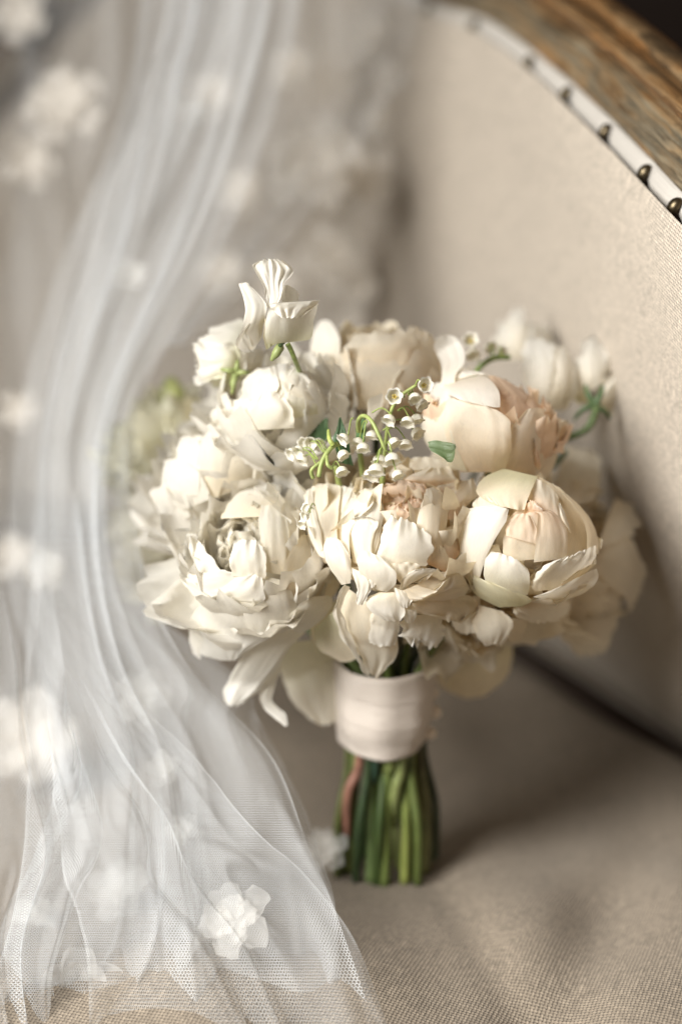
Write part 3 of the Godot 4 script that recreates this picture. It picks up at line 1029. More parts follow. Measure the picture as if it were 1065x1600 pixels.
	petal(f, [[850, 520, -12, 1010, 640, -8], [815, 620, -8, 1060, 720, -6], [840, 710, -5, 1065, 810, -4], [900, 800, -3, 1030, 860, -3], [940, 880, -2, 990, 905, -2]], {"c0": CREAM, "c1": IVORY, "bulge": -4, "jag": 7, "arch": 6, "nv": 30})
	petal(f, [[845, 515, 0, 870, 525, -7], [803, 610, 3, 835, 610, -4], [820, 710, 4, 860, 700, -3], [875, 800, 4, 905, 800, -2], [930, 885, 3, 960, 905, -1]], {"c0": IVORY, "c1": W_(), "bulge": 2, "jag": 8, "nu": 11, "nv": 30, "ruffle": 2})
	petal(f, [[720, 700, -22, 870, 560, -20], [740, 780, -18, 920, 700, -18], [830, 840, -16, 930, 780, -18]], {"c0": LIME, "c1": CREAM, "bulge": 3, "arch": 20})

func W_() -> Color:
	return Color(0.925, 0.915, 0.885)

func bud_peony(f: Node3D) -> void:
	crop(680, 700, 3.132)
	ball(820, 842, 1.207, 112)
	# blush heart
	petal(f, [[330, 560, -3, 640, 530, -4], [330, 460, -1, 645, 430, -3], [350, 360, -1, 620, 330, -4], [400, 280, -4, 570, 260, -6]], {"c0": CREAM, "c1": BLUSH.lerp(IVORY, 0.35), "bulge": 3, "arch": 12})
	petal(f, [[345, 430, 1, 490, 470, 1], [345, 370, 1, 495, 400, 1], [390, 325, 0, 470, 335, 0]], {"c0": BLUSH.lerp(IVORY, 0.5), "c1": BLUSH.lerp(IVORY, 0.4), "bulge": 2, "arch": 8, "jag": 1})
	petal(f, [[430, 330, -3, 520, 330, -3], [440, 280, 0, 525, 300, 0], [455, 255, 1, 500, 270, 1]], {"c0": PEACH, "c1": BLUSH, "bulge": 2, "arch": 6})
	petal(f, [[470, 300, 0, 520, 310, 0], [480, 275, 2, 525, 300, 1], [485, 268, 2, 520, 296, 1]], {"c0": BLUSH, "c1": W_(), "bulge": 1, "nu": 9, "nv": 9})
	petal(f, [[480, 560, 1, 640, 540, -1], [490, 440, 2, 645, 420, -1], [500, 330, 1, 600, 330, -2], [470, 310, 0, 540, 300, -2]], {"c0": IVORY, "c1": BLUSH.lerp(IVORY, 0.4), "bulge": 2, "crinkle": 0.6})
	petal(f, [[450, 250, -5, 610, 420, -4], [470, 190, -3, 610, 330, -4], [490, 140, -5, 600, 230, -6]], {"c0": BLUSH, "c1": IVORY, "bulge": 3, "arch": 8})
	# top green-cream cap
	petal(f, [[330, 100, -6, 500, 140, -5], [230, 150, 0, 480, 180, 0], [200, 220, 2, 455, 240, 2], [260, 275, 3, 440, 310, 1]], {"c0": LIME, "c1": CREAM, "bulge": 3, "jag": 1})
	petal(f, [[220, 330, 0, 290, 350, 1], [180, 280, 2, 320, 290, 2], [200, 240, 2, 280, 235, 2]], {"c0": CREAM, "c1": IVORY, "bulge": 2, "arch": 6, "ruffle": 2})
	# bright left petal
	petal(f, [[120, 620, -2, 215, 640, 0], [65, 500, 1, 245, 540, 3], [70, 390, 3, 300, 430, 5], [150, 300, 4, 350, 350, 6], [280, 278, 4, 362, 300, 5]], {"c0": IVORY, "c1": W_(), "bulge": 6, "jag": 1.5, "nv": 28, "crinkle": 1.5})
	# bottom, light
	petal(f, [[250, 680, 1, 450, 720, 1], [235, 610, 4, 460, 670, 4], [245, 540, 5, 455, 600, 5], [270, 500, 4, 430, 560, 4]], {"c0": LIME.lerp(IVORY, 0.5), "c1": W_(), "bulge": 4, "jag": 2, "crinkle": 1.2, "arch": 5})
	petal(f, [[310, 780, -4, 420, 775, -4], [200, 720, 0, 470, 745, 0], [155, 640, 2, 400, 700, 2], [170, 610, 1, 300, 680, 3]], {"c0": LIME, "c1": LIME.lerp(IVORY, 0.4), "bulge": 3, "jag": 1})
	# wall of the big right cup, seen from inside
	petal(f, [[560, 640, -8, 640, 640, -8], [610, 480, -6, 780, 510, -5], [600, 330, -8, 770, 400, -7], [560, 210, -12, 700, 290, -10], [490, 135, -14, 600, 190, -12]], {"c0": CREAM, "c1": CREAM, "bulge": -4, "jag": 2})
	petal(f, [[740, 520, 2, 800, 520, -4], [735, 400, 2, 790, 430, -3], [690, 300, 0, 745, 330, -5], [610, 215, -4, 650, 230, -7]], {"c0": IVORY, "c1": IVORY, "bulge": 1, "jag": 2, "nu": 11})
	petal(f, [[600, 330, -3, 660, 420, -3], [600, 280, -2, 655, 390, -2], [605, 265, -3, 630, 310, -3]], {"c0": CREAM, "c1": W_(), "bulge": 1, "nu": 11})
	# rims of the lower right cup
	petal(f, [[480, 700, 2, 640, 690, 3], [470, 650, 6, 700, 630, 8], [530, 580, 10, 780, 540, 11], [600, 545, 11, 785, 480, 10]], {"c0": CREAM, "c1": W_(), "bulge": 1, "jag": 10, "ruffle": 2.4, "crinkle": 1.5, "roll": 1, "pleat": 0.5, "nu": 31})
	petal(f, [[560, 745, -1, 640, 745, -1], [510, 735, 5, 740, 700, 5], [480, 727, 9, 795, 640, 12], [560, 705, 13, 798, 580, 15]], {"c0": IVORY, "c1": W_(), "bulge": 4, "jag": 3, "arch": 2})
	petal(f, [[620, 690, 6, 700, 640, 8], [620, 655, 7, 770, 580, 11], [700, 600, 9, 780, 560, 12]], {"c0": CREAM, "c1": IVORY, "bulge": -2, "jag": 3})

func cup_peony(f: Node3D) -> void:
	crop(640, 500, 3.804)
	ball(770, 672, 1.225, 92)
	# peach inner petals
	petal(f, [[560, 620, -8, 800, 640, -14], [520, 480, -8, 800, 540, -14], [480, 380, -10, 700, 440, -16], [460, 325, -14, 580, 360, -18]], {"c0": PEACH.lerp(BLUSH, 0.5), "c1": BLUSH, "arch": 10, "jag": 1})
	petal(f, [[540, 640, -4, 720, 640, -8], [535, 550, -3, 720, 560, -8], [540, 480, -5, 690, 500, -9], [590, 455, -7, 650, 460, -9]], {"c0": BLUSH, "c1": BLUSH, "arch": 8, "jag": 1})
	petal(f, [[420, 500, -12, 600, 560, -12], [420, 400, -14, 610, 460, -14], [400, 310, -18, 560, 360, -18]], {"c0": BLUSH, "c1": IVORY, "arch": 10})
	# right rear petal with a turned tip
	petal(f, [[740, 940, -12, 820, 940, -20], [780, 820, -8, 870, 830, -18], [820, 700, -8, 880, 690, -16], [835, 610, -8, 900, 640, -10], [860, 575, -6, 955, 605, -4]], {"c0": CREAM, "c1": IVORY, "bulge": -2, "jag": 3})
	# right front
	petal(f, [[480, 915, -6, 740, 915, -9], [520, 820, -1, 800, 820, -6], [560, 720, 2, 838, 710, -4], [620, 610, 2, 838, 600, -4], [690, 530, 0, 810, 530, -4]], {"c0": CREAM, "c1": IVORY, "bulge": 5, "arch": 10, "jag": 1, "nv": 28})
	petal(f, [[590, 720, 1, 640, 720, 0], [600, 620, 1, 640, 640, 0], [615, 545, 0, 640, 560, -1]], {"c0": CREAM, "c1": W_(), "nu": 9, "bulge": 1})
	# front body
	petal(f, [[300, 905, -5, 560, 905, -4], [240, 780, 0, 600, 770, 3], [205, 640, 3, 600, 670, 6], [205, 520, 4, 590, 590, 6], [210, 455, 4, 520, 530, 6]], {"c0": CREAM, "c1": IVORY, "bulge": 6, "jag": 4, "ruffle": 0.6, "nv": 30, "nu": 25, "arch": 4})
	# left flank
	petal(f, [[200, 880, -8, 340, 900, -2], [90, 720, -8, 280, 760, 2], [70, 590, -8, 240, 620, 3], [110, 450, -8, 240, 470, 3], [150, 370, -8, 250, 380, 0]], {"c0": LIME.lerp(IVORY, 0.6), "c1": W_(), "bulge": 5, "jag": 1})
	# standing petal
	petal(f, [[170, 400, -4, 270, 420, -2], [190, 340, 0, 270, 330, 0], [180, 250, 2, 320, 260, -1], [140, 160, 5, 322, 180, 0], [150, 110, 6, 290, 110, 2]], {"c0": IVORY, "c1": W_(), "bulge": -4, "arch": 22, "jag": 1, "ruffle": 0.5})
	# fold over the top
	petal(f, [[200, 380, -4, 400, 330, -6], [205, 400, 2, 470, 350, 0], [215, 440, 7, 530, 430, 6], [250, 466, 9, 540, 530, 8]], {"c0": IVORY, "c1": W_(), "bulge": 3, "jag": 1, "ruffle": 0.6})
	petal(f, [[210, 380, -6, 380, 330, -8], [260, 330, -4, 440, 320, -6], [320, 300, -5, 420, 305, -7]], {"c0": IVORY, "c1": W_(), "bulge": 1, "jag": 1})
	petal(f, [[375, 450, 5, 470, 520, 6], [385, 465, 8, 480, 530, 8], [395, 480, 8, 460, 525, 8]], {"c0": IVORY, "c1": W_(), "bulge": 1, "nu": 9, "nv": 9})

func loose_peony(f: Node3D) -> void:
	crop(220, 720, 2.6625)
	ball(398, 880, 1.222, 118)
	# far shaded petals that hang lowest
	petal(f, [[560, 760, -40, 760, 740, -42], [580, 880, -44, 850, 860, -46], [630, 1000, -48, 860, 980, -48], [700, 1080, -50, 820, 1080, -50]], {"c0": LIME.lerp(IVORY, 0.5), "c1": IVORY, "bulge": 5, "arch": 18, "jag": 4})
	petal(f, [[700, 660, -26, 840, 560, -26], [720, 760, -24, 890, 700, -26], [800, 830, -24, 900, 800, -26]], {"c0": LIME.lerp(CREAM, 0.5), "c1": CREAM, "bulge": 3, "arch": 12})
	# bottom bright tongue
	petal(f, [[500, 700, -10, 690, 700, -14], [430, 800, -4, 630, 770, -6], [370, 900, 0, 560, 870, -2], [340, 970, 3, 490, 960, 0], [345, 1005, 4, 420, 1015, 2]], {"c0": IVORY, "c1": W_(), "bulge": 3, "jag": 6, "arch": 8, "nv": 28, "ruffle": 1.4})
	petal(f, [[540, 850, -8, 590, 850, -10], [500, 940, -4, 560, 930, -8], [495, 1000, -2, 545, 1000, -6], [540, 1060, 0, 600, 1050, -3], [590, 1100, 1, 612, 1095, 0]], {"c0": IVORY, "c1": W_(), "bulge": 3, "nu": 11, "jag": 3, "arch": 8})
	# big lower left cup
	petal(f, [[300, 560, -8, 480, 560, -2], [215, 640, -10, 560, 640, 0], [205, 730, -8, 560, 720, 1], [250, 810, -3, 480, 770, 2], [330, 835, 0, 410, 828, 2]], {"c0": WHITE, "c1": W_(), "bulge": 8, "jag": 2, "nv": 26, "ruffle": 0.8})
	petal(f, [[205, 690, -8, 260, 740, -4], [200, 740, -6, 250, 780, -3], [215, 800, -4, 250, 825, -2]], {"c0": WHITE, "c1": W_(), "bulge": 2, "nu": 9, "arch": 6})
	# front face
	petal(f, [[480, 470, -4, 600, 500, -2], [400, 500, 0, 640, 570, 2], [420, 610, 3, 660, 650, 5], [440, 700, 6, 640, 700, 8], [450, 728, 9, 615, 712, 10]], {"c0": IVORY, "c1": W_(), "bulge": 3, "jag": 3, "nv": 26})
	petal(f, [[330, 545, 3, 420, 590, 3], [350, 520, 3, 500, 590, 4], [400, 485, 3, 520, 560, 4], [450, 470, 2, 510, 490, 3]], {"c0": WHITE, "c1": W_(), "bulge": 4, "jag": 3, "arch": 3})
	# right broad, smooth
	petal(f, [[600, 640, -4, 760, 600, -14], [590, 540, 0, 830, 520, -14], [600, 430, 1, 800, 440, -12], [640, 340, 0, 750, 360, -10], [670, 305, -3, 710, 310, -8]], {"c0": CREAM, "c1": IVORY, "bulge": 7, "jag": 2, "nv": 26})
	# bright rim petal
	petal(f, [[610, 690, 4, 660, 720, 3], [620, 640, 7, 720, 690, 3], [660, 600, 9, 780, 630, 3], [720, 565, 8, 800, 590, 2], [770, 560, 6, 797, 568, 2]], {"c0": WHITE, "c1": W_(), "bulge": 3, "jag": 3})
	# left spiky
	petal(f, [[400, 540, 0, 430, 470, -2], [310, 575, 2, 350, 455, 0], [230, 575, 3, 270, 465, 1], [165, 500, 3, 215, 465, 1]], {"c0": WHITE, "c1": W_(), "bulge": 2, "jag": 9, "ruffle": 2})
	# upper right
	petal(f, [[510, 460, -2, 620, 480, -4], [500, 350, 0, 620, 380, -3], [490, 240, -2, 610, 250, -5], [500, 180, -6, 580, 190, -8]], {"c0": CREAM, "c1": WHITE, "bulge": 3, "jag": 4})
	petal(f, [[560, 380, -6, 680, 330, -14], [580, 270, -5, 690, 260, -14], [590, 170, -7, 680, 170, -15], [620, 110, -10, 680, 110, -16]], {"c0": CREAM, "c1": W_(), "bulge": 3, "jag": 3, "edge": 2})
	petal(f, [[380, 480, 1, 520, 490, 1], [370, 400, 3, 520, 420, 2], [395, 330, 3, 515, 350, 2]], {"c0": IVORY, "c1": W_(), "bulge": 2, "jag": 5, "ruffle": 1.2, "arch": 10})
	petal(f, [[250, 470, -3, 360, 480, 0], [210, 400, -3, 310, 420, 1], [190, 330, -5, 270, 370, 0], [190, 300, -6, 230, 310, -2]], {"c0": WHITE, "c1": W_(), "bulge": 2, "jag": 6, "ruffle": 2})
	petal(f, [[330, 240, -10, 560, 230, -12], [380, 160, -10, 570, 150, -13], [450, 105, -14, 600, 100, -16]], {"c0": CREAM, "c1": WHITE, "bulge": 3, "jag": 4, "arch": 10})

func top_peony(f: Node3D) -> void:
	crop(0, 0, 1.0)
	ball(592, 590, 1.275, 92)
	petal(f, [[500, 600, -6, 540, 600, -2], [486, 560, -4, 532, 560, 0], [487, 525, -4, 530, 525, 0], [498, 503, -6, 518, 503, -3]], {"c0": CREAM, "c1": W_(), "bulge": 5, "jag": 0.5, "arch": 3})
	petal(f, [[530, 640, 2, 680, 640, -3], [515, 600, 4, 690, 600, -2], [525, 560, 3, 685, 565, -2], [560, 540, 1, 670, 545, -3]], {"c0": CREAM, "c1": IVORY, "bulge": 4, "jag": 1.5})
	petal(f, [[540, 580, 2, 640, 570, 1], [535, 550, 3, 650, 535, 2], [550, 525, 2, 640, 515, 1]], {"c0": CREAM, "c1": IVORY, "bulge": 2, "jag": 3, "ruffle": 2})
	petal(f, [[600, 560, 0, 690, 590, -6], [620, 530, 1, 692, 560, -6], [640, 508, -1, 680, 530, -6]], {"c0": CREAM, "c1": IVORY, "bulge": 3, "jag": 1.5, "arch": 4})

func ruffled_peony(f: Node3D) -> void:
	crop(260, 400, 4.096)
	ball(450, 640, 1.232, 84)
	petal(f, [[560, 960, 0, 920, 980, -4], [520, 850, 2, 930, 850, 0], [560, 750, 2, 900, 770, 0], [650, 700, -2, 850, 700, -4]], {"c0": IVORY, "c1": W_(), "bulge": 4, "jag": 9, "ruffle": 2.5, "arch": 10})
	petal(f, [[480, 930, 0, 700, 930, 3], [490, 800, 1, 720, 800, 3], [560, 730, -1, 700, 700, 1]], {"c0": IVORY, "c1": W_(), "bulge": 4, "jag": 9, "ruffle": 2.5})
	petal(f, [[760, 900, 3, 1000, 930, -3], [720, 790, 3, 960, 820, -2], [830, 690, 1, 880, 690, -2]], {"c0": IVORY, "c1": W_(), "bulge": 3, "jag": 8, "ruffle": 2})
	petal(f, [[320, 1120, -2, 560, 1100, 2], [280, 1010, -3, 580, 1000, 3], [340, 950, -3, 540, 900, 2]], {"c0": IVORY, "c1": W_(), "bulge": 4, "jag": 8, "ruffle": 2.5, "arch": 10})
	petal(f, [[480, 1120, 3, 820, 1100, 1], [490, 980, 5, 800, 970, 4], [560, 880, 4, 740, 870, 4]], {"c0": IVORY, "c1": W_(), "bulge": 4, "jag": 8, "ruffle": 2, "arch": 10})
	petal(f, [[700, 1060, 2, 1020, 1000, -6], [720, 930, 4, 1000, 900, -5], [760, 830, 3, 960, 820, -4]], {"c0": LIME.lerp(IVORY, 0.5), "c1": WHITE, "bulge": 4, "jag": 6, "ruffle": 2, "arch": 12})

func left_peony(f: Node3D) -> void:
	crop(180, 600, 3.132)
	ball(345, 740, 1.268, 112)
	petal(f, [[480, 560, 0, 700, 480, -4], [400, 420, 2, 690, 400, 0], [420, 280, 2, 660, 300, 0], [480, 200, -2, 620, 220, -4]], {"c0": CREAM, "c1": WHITE, "bulge": 6, "jag": 3})
	petal(f, [[330, 620, 0, 470, 560, 3], [240, 540, 0, 440, 480, 4], [230, 440, -2, 400, 420, 3], [240, 370, -4, 350, 360, 0]], {"c0": WHITE, "c1": W_(), "bulge": 5, "jag": 3})
	petal(f, [[320, 400, -2, 420, 420, 2], [300, 330, -4, 420, 340, 1], [320, 260, -8, 410, 270, -3]], {"c0": WHITE, "c1": W_(), "bulge": 4, "arch": 8})
	petal(f, [[250, 700, -6, 370, 650, 0], [190, 600, -10, 340, 580, -1], [160, 520, -12, 300, 500, -3]], {"c0": WHITE, "c1": W_(), "bulge": 4, "arch": 10, "jag": 5})
	petal(f, [[670, 500, 4, 740, 500, 2], [675, 420, 6, 780, 430, 2], [690, 340, 6, 800, 330, 1], [720, 300, 4, 800, 305, 0]], {"c0": IVORY, "c1": W_(), "bulge": 4, "jag": 2})
	petal(f, [[560, 600, 2, 900, 500, -4], [600, 540, 3, 880, 470, -3], [680, 500, 2, 830, 460, -3]], {"c0": CREAM, "c1": WHITE, "bulge": 2, "arch": 6})

func rear_peony(f: Node3D) -> void:
	crop(0, 0, 1.0)
	ball(890, 860, 1.325, 120)
	petal(f, [[860, 800, -4, 930, 780, -10], [870, 740, -6, 940, 730, -12], [880, 695, -8, 930, 705, -14]], {"c0": IVORY, "c1": IVORY, "bulge": 3, "jag": 3})
	petal(f, [[900, 900, 0, 970, 830, -6], [930, 900, 2, 985, 840, -4], [970, 930, 2, 1005, 880, -2], [985, 960, 0, 1010, 900, -2]], {"c0": CREAM, "c1": IVORY, "bulge": 3, "jag": 3})
	petal(f, [[850, 930, 0, 930, 890, -4], [860, 975, 2, 965, 930, -2], [890, 1010, 3, 960, 980, 0], [905, 1028, 3, 945, 1020, 1]], {"c0": CREAM, "c1": IVORY, "bulge": 4, "jag": 5})
	petal(f, [[930, 860, -2, 960, 780, -8], [960, 850, -1, 985, 790, -6], [985, 840, -2, 1000, 820, -4]], {"c0": CREAM, "c1": IVORY, "bulge": 3, "jag": 4})
	ball(740, 1010, 1.335, 70)
	petal(f, [[690, 1000, -2, 800, 985, -2], [672, 1035, 0, 800, 1025, 0], [690, 1075, 1, 790, 1060, 0], [715, 1090, 0, 765, 1085, 0]], {"c0": LIME.lerp(CREAM, 0.5), "c1": CREAM, "bulge": 4, "arch": 3, "jag": 1})

func low_petals(f: Node3D) -> void:
	crop(680, 700, 3.132)
	ball(770, 935, 1.232, 80)
	petal(f, [[180, 760, -4, 330, 800, 0], [180, 840, 0, 380, 850, 2], [210, 930, 2, 370, 900, 3], [240, 965, 3, 320, 970, 3]], {"c0": CREAM, "c1": IVORY, "bulge": 4, "jag": 7})
	petal(f, [[60, 740, -6, 220, 720, -4], [70, 830, -4, 220, 830, 0], [100, 900, -2, 210, 900, 2]], {"c0": CREAM, "c1": IVORY, "bulge": 3, "jag": 6, "arch": 10})
	petal(f, [[380, 780, 0, 620, 740, -4], [390, 820, 2, 660, 770, -2], [460, 860, 3, 640, 830, 0]], {"c0": CREAM, "c1": IVORY, "bulge": 3, "jag": 7, "arch": 8})
	petal(f, [[400, 760, 2, 520, 750, 1], [400, 790, 4, 530, 780, 3], [440, 815, 4, 510, 805, 4]], {"c0": CREAM, "c1": IVORY, "bulge": 2, "arch": 5, "jag": 4})
	petal(f, [[330, 830, -4, 450, 840, -4], [340, 900, -3, 440, 890, -3], [360, 950, -3, 420, 930, -3]], {"c0": CREAM, "c1": CREAM, "bulge": 3, "arch": 6, "jag": 4})

func pea(called: String, label: String, foot: Vector3, neck: Vector2, head: Vector3, r: float, c: Color) -> Node3D:
	var f := flower(called, label, "sweet pea", foot)
	stem(f, head, Vector3(0, 1, 0), 0.01, neck, foot, r, c)
	return f

func sweet_peas() -> void:
	var GR := Color(0.29, 0.34, 0.13)
	var DG := Color(0.085, 0.14, 0.06)
	# upright one
	var f := pea("sweet_pea", "white sweet pea standing upright above the others, its flag flared at the top", foot_at(560, 1352), Vector2(-0.008, 0.004), at(468, 600, 1.25), 0.0024, Color(0.12, 0.2, 0.08))
	crop(260, 400, 4.096)
	ball(430, 480, 1.195, 75)
	petal(f, [[740, 300, -10, 840, 300, -14], [740, 220, -10, 845, 240, -14], [760, 180, -11, 810, 200, -13]], {"c0": WHITE, "c1": W_(), "bulge": 2})
	petal(f, [[635, 330, -6, 700, 330, -6], [635, 270, -5, 740, 260, -5], [610, 170, -2, 760, 170, -3], [550, 60, 3, 815, 90, 0], [600, 25, 2, 740, 20, 1]], {"c0": WHITE, "c1": W_(), "bulge": -5, "jag": 7, "ruffle": 3.5, "nu": 33, "nv": 28, "pleat": 1.1})
	petal(f, [[560, 600, -2, 610, 520, -6], [445, 575, 2, 620, 450, -4], [490, 440, 6, 635, 380, -3], [505, 320, 5, 635, 300, -4], [462, 190, 3, 560, 215, -2], [470, 172, 3, 520, 168, 0]], {"c0": IVORY, "c1": W_(), "bulge": 3, "jag": 4, "nv": 28})
	petal(f, [[500, 620, -1, 560, 610, -3], [450, 570, 3, 520, 480, 2], [490, 470, 7, 540, 420, 4]], {"c0": WHITE, "c1": W_(), "bulge": 3, "jag": 2})
	petal(f, [[720, 540, 2, 770, 540, 0], [640, 560, 4, 920, 530, -2], [635, 420, 8, 945, 400, 0], [660, 320, 9, 978, 290, 3]], {"c0": LIME, "c1": WHITE, "bulge": 6, "jag": 3, "nv": 26})
	petal(f, [[690, 300, 6, 960, 285, 0], [665, 310, 11, 978, 288, 4], [670, 350, 13, 930, 340, 8], [710, 395, 13, 870, 395, 11]], {"c0": WHITE, "c1": W_(), "bulge": 3, "jag": 4, "ruffle": 2.5, "crinkle": 2, "nu": 31, "pleat": 0.7})
	petal(f, [[640, 600, -1, 700, 560, -2], [620, 520, 0, 700, 480, -2], [630, 400, 1, 690, 400, -2]], {"c0": LIME, "c1": IVORY, "bulge": 2})
	var yl := Color(0.55, 0.42, 0.06)
	green_tube(f, "stamen", [at(415, 500, 1.172), at(415.5, 509, 1.171), at(416.5, 520, 1.173), at(417, 531, 1.176)], [0.0006, 0.0008], yl)
	green_tube(f, "calyx", [at(424, 563, 1.182), at(431, 553, 1.18), at(437, 543, 1.18), at(439, 534, 1.183)], [0.001, 0.0026, 0.0028, 0.001], GR, 4)
	green_tube(f, "sepal", [at(437, 540, 1.178), at(445, 534, 1.175), at(449, 532, 1.176)], [0.0012, 0.0005], DG)
	green_tube(f, "stalk", [at(449, 537, 1.182), at(455, 548, 1.184), at(461, 563, 1.19), at(468, 580, 1.21)], [0.0016, 0.0014], Color(0.30, 0.38, 0.12))
	# the one behind it, seen from the back
	f = pea("sweet_pea", "white sweet pea with wavy edge seen from the back, left of the upright one", foot_at(532, 1365), Vector2(-0.022, 0.008), at(375, 640, 1.29), 0.0024, Color(0.22, 0.29, 0.10))
	crop(260, 400, 4.096)
	ball(350, 560, 1.26, 62)
	petal(f, [[430, 790, -2, 480, 720, -2], [340, 840, 0, 560, 560, -3], [250, 800, 2, 520, 430, -3], [190, 720, 2, 400, 410, -5], [170, 600, 0, 260, 460, -6]], {"c0": LIME, "c1": WHITE, "bulge": 4, "jag": 21, "ruffle": 3, "nv": 26})
	petal(f, [[420, 800, 2, 470, 760, 0], [330, 780, 4, 460, 600, 1], [220, 830, 4, 400, 560, 2], [170, 780, 3, 240, 560, 1]], {"c0": LIME, "c1": W_(), "bulge": 3, "jag": 19, "ruffle": 3})
	petal(f, [[410, 800, 1, 500, 760, 0], [370, 850, 3, 560, 730, 1], [310, 915, 3, 430, 860, 3], [290, 890, 3, 360, 920, 4]], {"c0": LIME, "c1": W_(), "bulge": 3, "jag": 16, "ruffle": 2})
	petal(f, [[470, 740, -1, 560, 740, -2], [450, 620, 0, 660, 660, -3], [500, 560, -2, 640, 620, -4]], {"c0": IVORY, "c1": W_(), "bulge": 2, "jag": 12, "arch": 8})
	for s in [[440, 740, 350, 725], [450, 735, 455, 670], [455, 745, 530, 745], [440, 760, 420, 880]]:
		green_tube(f, "sepal", [at(260 + s[0] / 4.096, 400 + s[1] / 4.096, 1.232), at(260 + (s[0] + s[2]) / 8.192, 400 + (s[1] + s[3]) / 8.192, 1.229), at(260 + s[2] / 4.096, 400 + s[3] / 4.096, 1.232)], [0.0022, 0.0009], GR)
	green_tube(f, "calyx", [at(362, 602, 1.236), at(367, 590, 1.233), at(371, 580, 1.233)], [0.0016, 0.0028], GR)
	# three on the right
	f = pea("sweet_pea", "white sweet pea with upright crimped petals behind the cupped peony", foot_at(655, 1330), Vector2(0.016, -0.016), at(850, 640, 1.32), 0.0022, DG)
	crop(740, 460, 3.277)
	ball(860, 590, 1.315, 58)
	petal(f, [[340, 580, -2, 440, 600, -2], [270, 480, 0, 480, 520, 0], [250, 360, 0, 500, 420, -2], [255, 260, -2, 440, 280, -4], [290, 220, -4, 380, 235, -5]], {"c0": IVORY, "c1": W_(), "bulge": 4, "jag": 19, "ruffle": 3.5, "nv": 26})
	petal(f, [[380, 590, 2, 470, 590, 0], [390, 460, 4, 530, 500, -1], [400, 340, 4, 520, 360, -2], [410, 265, 1, 460, 270, -2]], {"c0": IVORY, "c1": W_(), "bulge": 4, "jag": 14, "ruffle": 2})
	f = pea("sweet_pea", "white sweet pea with green calyx, rightmost bloom of the bouquet, by the settee back", foot_at(668, 1322), Vector2(0.026, -0.008), at(885, 690, 1.315), 0.0022, DG)
	ball(930, 590, 1.325, 55)
	petal(f, [[560, 500, 0, 640, 480, 0], [520, 440, 2, 690, 400, 0], [530, 330, 2, 690, 330, -2], [560, 250, 0, 690, 260, -3], [600, 225, -2, 670, 235, -4]], {"c0": IVORY, "c1": W_(), "bulge": 4, "jag": 19, "ruffle": 3})
	petal(f, [[640, 500, 0, 680, 600, 0], [680, 430, 2, 750, 600, 2], [730, 390, 2, 790, 560, 1], [770, 420, 0, 792, 500, 0]], {"c0": IVORY, "c1": W_(), "bulge": 4, "jag": 16, "ruffle": 3})
	petal(f, [[640, 600, -3, 720, 640, -2], [620, 520, -2, 760, 620, -1], [650, 480, -3, 780, 590, -2]], {"c0": LIME, "c1": IVORY, "bulge": 3, "jag": 12})
	petal(f, [[520, 560, -3, 600, 560, -3], [510, 480, -1, 600, 480, -1], [520, 400, -2, 600, 400, -2]], {"c0": LIME, "c1": IVORY, "bulge": 3, "jag": 12, "arch": 6})
	green_tube(f, "stalk", [at(872, 688, 1.30), at(898, 680, 1.288), at(918, 668, 1.286), at(929, 645, 1.288), at(930, 625, 1.295)], [0.0022, 0.0026], Color(0.12, 0.17, 0.07))
	green_tube(f, "sepal", [at(927, 632, 1.29), at(918, 615, 1.29), at(914, 602, 1.296)], [0.0026, 0.001], DG)
	green_tube(f, "sepal", [at(929, 632, 1.29), at(938, 615, 1.29), at(941, 602, 1.296)], [0.0026, 0.001], DG)
	green_tube(f, "sepal", [at(926, 632, 1.29), at(908, 642, 1.29), at(897, 655, 1.296)], [0.0022, 0.001], DG)
	green_tube(f, "sepal", [at(930, 636, 1.29), at(944, 642, 1.292), at(952, 654, 1.298)], [0.0022, 0.001], DG)
	f = pea("sweet_pea", "out of focus white sweet pea farthest back, in front of the pale linen", foot_at(640, 1318), Vector2(0.010, -0.022), at(815, 620, 1.38), 0.0022, DG)
	ball(815, 540, 1.385, 45)
	petal(f, [[200, 330, 0, 270, 340, 0], [190, 220, 1, 260, 230, 0], [180, 130, 0, 260, 140, -1], [200, 70, -2, 250, 75, -2]], {"c0": IVORY, "c1": W_(), "bulge": 2, "jag": 14})
	petal(f, [[240, 340, -2, 400, 340, -4], [230, 230, -2, 400, 250, -5], [250, 140, -4, 380, 170, -8]], {"c0": IVORY, "c1": WHITE, "bulge": 3, "jag": 14, "ruffle": 3, "arch": 10})
	petal(f, [[100, 320, -2, 220, 340, 0], [100, 230, -3, 200, 230, 0], [130, 150, -5, 200, 150, -2]], {"c0": IVORY, "c1": WHITE, "bulge": 3, "jag": 14, "ruffle": 3, "arch": 10})

func lz(px: float, py: float, d: float) -> Vector3:
	return at(440 + px / 3.55, 560 + py / 3.55, d)

